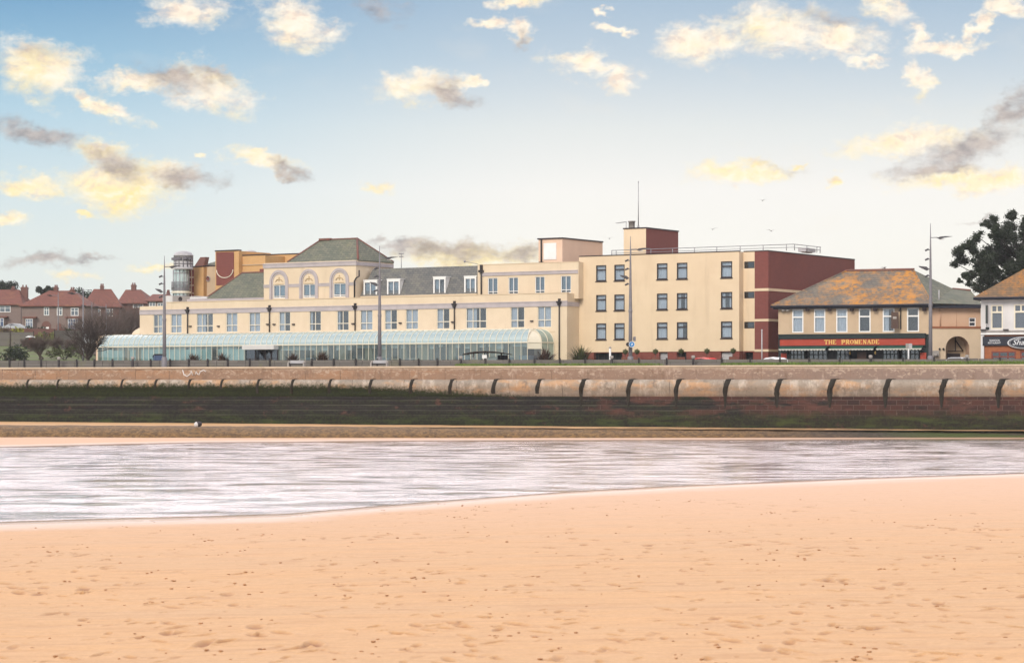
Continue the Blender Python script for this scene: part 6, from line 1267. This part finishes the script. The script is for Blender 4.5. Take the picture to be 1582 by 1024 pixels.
lm = lamp(974, 12.6, 365, 'tall street lamp with round blue sign before the apartment block')
lamp(1437.5, 12.6, 345, 'rightmost tall street lamp, at the corner of the lichen-roofed pub')
def lamp_signs():
    D = dist_at(974, 12.2); x, y = at(974, D); z = zat(532, D); t = thing('round_sign', (x, y - .3, z), 0, 'round blue traffic sign fixed to the lamp post', 'sign'); mb = MB(); mb.prism([(.10 + .25 * cos(2 * pi * i / 24), .25 * sin(2 * pi * i / 24)) for i in range(24)], 'y', -.02, .02); mb.build('plate', M['signblue'], t)
    mb = MB(); mb.tube([(.1 + .24 * cos(2 * pi * i / 24), -.025, .24 * sin(2 * pi * i / 24)) for i in range(25)], .02, 5); mb.prism([(.05, -.12), (.10, .12), (.2, .02)], 'y', -.03, -.021); mb.build('emblem', M['white'], t); mb = MB(); mb.prism([(-.22 + .17 * cos(2 * pi * i / 20), .17 * sin(2 * pi * i / 20)) for i in range(20)], 'y', .05, .09); mb.box(-.2, .1, .02, .05, -.03, .03); mb.build('back_plate', M['black'], t)
    z = zat(523.5, D); t = thing('control_box', (x + .32, y - .1, z), 0, 'small grey control box on the lamp post above the blue sign', 'box'); mb = MB(); mb.box(-.08, .12, -.08, .12, -.19, .19); mb.build('case', M['mast'], t); mb = MB(); mb.box(-.1, -.08, -.05, .1, -.1, .1); mb.build('bracket', M['black'], t)
lamp_signs()
def thin_lamp(px, D, ytop, ybase, label, arm=True):
    x, y = at(px, D); g = zat(ybase, D); Ht = zat(ytop, D) - g; t = thing('lamp_post', (x, y, g), 0, label, 'lamp post', 'thin lamp posts on the far road'); mb = MB(); mb.tube([(0, 0, -.2), (0, 0, Ht * .3), (0, 0, Ht)], [.12, .09, .05], 8); mb.build('mast', M['mast'], t); za = Ht * .60 if arm == 2 else Ht * .93; mb = MB(); mb.tube([(0, 0, za), (-.8, 0, za + .06)], .035, 5); mb.build('arm', M['mast'], t); mb = MB(); mb.prism([(-.7, za - .02), (-1.1, za - .1), (-1.6, za + .06), (-1.1, za + .14)], 'y', -.12, .12); mb.build('lamp_head', M['black'], t)
thin_lamp(128.5, 240, 446, 555, 'thin lamp post beside the bare tree at the left'); thin_lamp(90, 330, 452, 520, 'thin lamp post in front of the broad red roof'); thin_lamp(164, 300, 470, 535, 'thin lamp post among the bare trees'); thin_lamp(142, 320, 468, 530, 'thin lamp post between the two red roofs')

def white_post():
    D = dist_at(942.5, 14); x, y = at(942.5, D); t = thing('white_post', (x, y, 5.4), 0, 'slim white post before the dark garage opening', 'post'); mb = MB(); mb.tube([(0, 0, -.1), (0, 0, zat(538, D) - 5.4)], .09, 10); mb.build('shaft', M['white'], t); mb = MB(); h = zat(538, D) - 5.4; mb.lathe([(.11, h), (.13, h + .05), (.1, h + .12), (0, h + .14)], 0, 0, 10); mb.build('cap', M['concrete'], t)
    D = dist_at(1177, 13); x, y = at(1177, D); t = thing('flag_pole', (x, y, 5.4), 0, 'thin bare grey pole before the red brick corner', 'pole'); h = zat(510, D) - 5.4; mb = MB(); mb.tube([(0, 0, -.1), (0, 0, h)], [.06, .045], 8); mb.build('shaft', M['lead'], t); mb = MB(); mb.lathe([(.07, h), (.07, h + .05), (0, h + .07)], 0, 0, 8); mb.lathe([(.12, 0), (.12, .1), (.05, .12)], 0, 0, 8); mb.build('fittings', M['lead'], t)
    D = dist_at(1403.5, 13); x, y = at(1403.5, D); t = thing('sign_post', (x, y, 5.4), 0, 'white post carrying two square grey signs before the pub', 'sign'); h = zat(531, D) - 5.4; mb = MB(); mb.tube([(0, 0, -.1), (0, 0, h)], .06, 8); mb.build('post', M['white'], t)
    for k in (-1, 1): mb = MB(); mb.box(.02 + k * .14 - .13, .02 + k * .14 + .13, -.1 + .02 * k, -.075 + .02 * k, h - .36, h + .02); mb.build('sign_plate', M['lead'] if k > 0 else M['concrete'], t)
white_post()

def shelter():
    D = dist_at(752, 14.0); x, y = at(752, D); k = D / FPX; t = thing('shelter', (x, y, 5.4), WANG, 'low promenade shelter with thin curved dark roof before the conservatory', 'shelter'); L0, L1 = -38 * k, 40 * k; zt = zat(542.4, D) - 5.4; n = 24; vs = []
    for i in range(n + 1):
        f = i / n; xx = L0 + (L1 - L0) * f; c = 1 - (2 * f - 1) ** 2; hh = zt - .28 + .28 * c; w = .25 + 1.05 * sqrt(max(c, 0)); vs += [(xx, -w, hh), (xx, w, hh - .02), (xx, w * .7, hh - .05 - .10 * c), (xx, -w * .7, hh - .05 - .10 * c)]
    mb = MB(); mb.add(vs, [(i * 4 + j, i * 4 + (j + 1) % 4, i * 4 + 4 + (j + 1) % 4, i * 4 + 4 + j) for i in range(n) for j in range(4)], 0, True); mb.build('roof', mat('brown_grey_roof', (.085, .07, .062), (.06, .05, .046), 2, .6), t, True)
    for f in (.22, .5, .78): xx = L0 + (L1 - L0) * f; mb = MB(); mb.tube([(xx, 0, -.1), (xx, 0, zt - .1)], .07, 8); mb.build('post', M['white'] if f != .78 else M['black'], t)
    a, b = L0 + (L1 - L0) * .51, L0 + (L1 - L0) * .68; mb = MB(); mb.box(a, b, -.08, -.02, .5, zt - .5); pn = mb.build('notice_panel', M['panelmint'], t); mb = MB(); mb.box(a + .3, b - .3, -.1, -.082, .75, zt - .75); mb.build('notice', M['white'], pn)
    mb = MB(); mb.box(L0 + (L1 - L0) * .69, L0 + (L1 - L0) * .9, .3, .4, .3, zt - .35); mb.build('windbreak', M['navy'], t)
shelter()
def info_board():
    D = dist_at(748.5, 13); x, y = at(748.5, D); t = thing('notice_board', (x, y, 5.4), 0, 'small pale notice board on a post under the shelter roof', 'sign'); mb = MB(); mb.tube([(0, 0, -.1), (0, 0, 1.4)], .04, 6); mb.build('post', M['black'], t); h = zat(551, D) - 5.4; mb = MB(); mb.box(-.2, .2, -.06, -.03, h - .16, h + .16); mb.build('board', M['white'], t)
info_board()
def benches():
    t = thing('bench', (0, 0, 5.4), WANG, '', 'bench', 'concrete ended benches before the barrier'); lbs = ['concrete bench with dark seat at the left, below the bronze spiky plants', 'concrete bench with dark seat at the foot of the second lamp post']
    for s in (-1, 1): mb = MB(); mb.box(s * .62 - .12 * (s < 0), s * .62 + .12 * (s > 0), -.24, .24, 0, .5); mb.box(s * .68 - .07, s * .68 + .07, .1, .24, .502, .62); mb.build('bench_end', M['concrete'], t)
    mb = MB(); mb.box(-.60, .60, -.26, .24, .30, .40); mb.build('seat', M['black'], t); mb = MB(); mb.box(-.60, .60, .18, .25, .41, .66); mb.build('backrest', M['lead'], t)
    for i, px in enumerate((458, 586)): o = t if i == 0 else copy_tree(t); D = dist_at(px, 9.6); o.location = (*at(px, D), 5.4); o['label'] = lbs[i]
benches()
def bin_():
    D = dist_at(243.5, 13.5); x, y = at(243.5, D); t = thing('litter_bin', (x, y, 5.4), .4, 'dark blue litter bin behind the barrier by the left lamp', 'bin'); mb = MB(); mb.prism([(-.3, 0), (.3, 0), (.3, 1.0), (-.3, 1.2)], 'x', -.34, .34); mb.build('body', M['carblue'], t); mb = MB(); mb.prism([(-.36, 1.2), (.34, 1.0), (.34, 1.08), (-.36, 1.29)], 'x', -.38, .38); mb.build('lid', M['black'], t)
bin_()

def car(px, D, ground, rz, m, label):
    x, y = at(px, D); t = thing('parked_car', (x, y, ground), rz, label, 'car', 'parked cars'); W = .86
    body = [(-2.05, .35), (-2.1, .75), (-1.9, .92), (-1.0, 1.0), (1.75, 1.0), (2.05, .9), (2.1, .4), (1.9, .28), (-1.9, .28)]; cab = [(-1.05, 1.0), (-.45, 1.32), (.2, 1.39), (1.1, 1.33), (1.75, 1.0)]
    mb = MB(); mb.prism(body, 'y', -W, W); mb.add([(p[0], s * (W - .04 if p[1] < 1.1 else W - .2), p[1]) for s in (-1, 1) for p in cab], [(0, 1, 2, 3, 4), (9, 8, 7, 6, 5)] + [(i + 5, i + 6, i + 1, i) for i in range(4)]); mb.build('body', m, t, True)
    mb = MB()
    for s in (-1, 1): mb.add([(-.82, s * (W - .065), 1.05), (-.42, s * (W - .175), 1.27), (.18, s * (W - .18), 1.33), (1.0, s * (W - .17), 1.28), (1.45, s * (W - .065), 1.05)], [(0, 1, 2, 3, 4)])
    mb.build('side_window', M['navy'], t); mb = MB(); mb.quad((-1.0, -.62, 1.055), (-1.0, .62, 1.055), (-.52, .55, 1.30), (-.52, -.55, 1.30)); mb.build('windscreen', M['navy'], t)
    for sx in (-1.3, 1.3):
        for s in (-1, 1):
            o = MB(); o.lathe([(.0, -.1), (.30, -.1), (.32, -.06), (.32, .06), (.30, .1), (0, .1)], 0, 0, 16); w = o.build('wheel', M['rubber'], t); w.location = (sx, s * (W - .02), .32); w.rotation_euler = (R(90), 0, 0); h = MB(); h.lathe([(0, .115), (.18, .115), (.19, .10)], 0, 0, 12); h.lathe([(.19, -.10), (.18, -.115), (0, -.115)], 0, 0, 12); h.build('rim', M['steel'], w)
    for s in (-1, 1): mb = MB(); mb.blob((-2.0, s * .6, .78), .1, .16, .09, 8, 6); mb.build('headlight', M['lampglass'], t)
# road cars: only roofs show above the barrier
car(1084, dist_at(1084, 17.5), 4.96, WANG + .1, M['carred'], 'red car with pale roof glare behind the barrier before the apartment block')
car(1192, dist_at(1192, 17.5), 4.96, WANG, M['carwhite'], 'white car behind the barrier below the red brick corner')
car(1479, dist_at(1479, 20.5), 4.96, WANG + 1.2, M['carwhite'], 'white car parked inside the pub archway')
car(19, 345, hill(19, 345) + .4, .2, M['carsilver'], 'silver car on the hill by the far left house')
car(131, 300, hill(131, 300) + 1.2, .1, M['carwhite'], 'white car on the slope behind the bare multi-stemmed tree')
def red_stand():
    D = 285; x, y = at(47, D); t = thing('garden_parasol', (x, y, zat(529, D)), 0, 'small white topped red garden parasol on the slope beside the yellow bush', 'parasol'); mb = MB(); mb.lathe([(.62, .62), (.3, .78), (0, .84)], 0, 0, 10); mb.lathe([(.62, .62), (.6, .56), (0, .70)], 0, 0, 10); mb.build('canopy', M['white'], t); mb = MB(); mb.tube([(0, 0, -1.2), (0, 0, .7)], .06, 6); mb.lathe([(.28, .1), (.2, .55), (0, .6)], 0, 0, 8); mb.build('stem', M['carred'], t)
red_stand()

def fences():
    for i, (x0, x1, D0, D1, h, lb, m) in enumerate(((-20, 52, 285, 285, 1.5, 'grey garden fence across the slope at the far left', M['barrier']), (84, 126, 280, 283, 2.1, 'brown board garden fence below the white car', M['barrier']), (-10, 120, 330, 335, 1.1, 'low red brick garden wall in front of the hill houses', M['housebrick']))):
        p, q = Vector((*at(x0, D0), 0)), Vector((*at(x1, D1), 0)); L = (q - p).length; g0 = hill((x0 + x1) / 2, D0) + .3; t = thing('garden_wall' if i == 2 else 'garden_fence', (p.x, p.y, g0), atan2(q.y - p.y, q.x - p.x), lb, 'wall' if i == 2 else 'fence'); mb = MB(); mb.box(0, L, 0, .1, -1.2, h); mb.build('panel', m, t)
        n = int(L / 2.2)
        for k in range(n + 1): mb = MB(); mb.box(L * k / n - .06, L * k / n + .06, -.06, -.002, -1.2, h + .12); mb.build('post', M['bark'] if i < 2 else M['housebrick'], t)
fences()

def gulls():
    t = thing('gull', (0, 0, 0), 0, '', 'bird', 'gulls over the roofs'); mb = MB(); mb.tube([(-.28, 0, .01), (-.15, 0, 0), (0, 0, 0), (.16, 0, .02), (.25, 0, .04)], [.02, .06, .085, .06, .03], 8); mb.build('body', M['gull'], t)
    for s in (-1, 1): mb = MB(); mb.add([(.12, s * .05, .03), (-.08, s * .05, .02), (-.05, s * .36, .20), (.14, s * .38, .21), (-.12, s * .74, .12), (-.02, s * .78, .13)], [(0, 1, 2, 3), (3, 2, 4, 5)]); mb.add([(.12, s * .05, .045), (-.08, s * .05, .035), (-.05, s * .36, .215), (.14, s * .38, .225), (-.12, s * .74, .13), (-.02, s * .78, .14)], [(3, 2, 1, 0), (5, 4, 2, 3)]); mb.build('wing', M['gull'], t)
    for i, (px, py, D, rz, lb) in enumerate(((1101, 354.5, 240, 1.3, 'gull flying just right of the brick lift house'), (1191.5, 357, 250, 1.8, 'gull flying above the right end of the roof rail'), (1178, 310, 260, 1.2, 'highest gull, alone below the yellow cloud'), (941.5, 368.5, 235, 1.5, 'gull flying between the stair house and lift house'), (1365.5, 415, 216, .3, 'gull perched on the pub roof ridge'))):
        o = t if i == 0 else copy_tree(t); o.location = (*at(px, D), zat(py, D)); o.rotation_euler = (0, 0, rz); o['label'] = lb; o.scale = (.72,) * 3
gulls()

# ------------------------------------------------------------------ air
def build_haze():
    mb = MB(); mb.box(-370, 370, -30, 760, -1.6, 42); m = bpy.data.materials.new('thin_sea_air'); m.use_nodes = True; T = NT(m.node_tree); T.n.clear()
    v = T.new('ShaderNodeVolumePrincipled'); v.inputs['Color'].default_value = (.93, .93, .95, 1); v.inputs['Density'].default_value = .00016; v.inputs['Anisotropy'].default_value = .2
    o = T.new('ShaderNodeOutputMaterial'); T.l.new(v.outputs[0], o.inputs['Volume']); tag(mb.build('haze', m), 'thin pale sea haze over the whole bay', 'haze', kind='stuff')
build_haze()
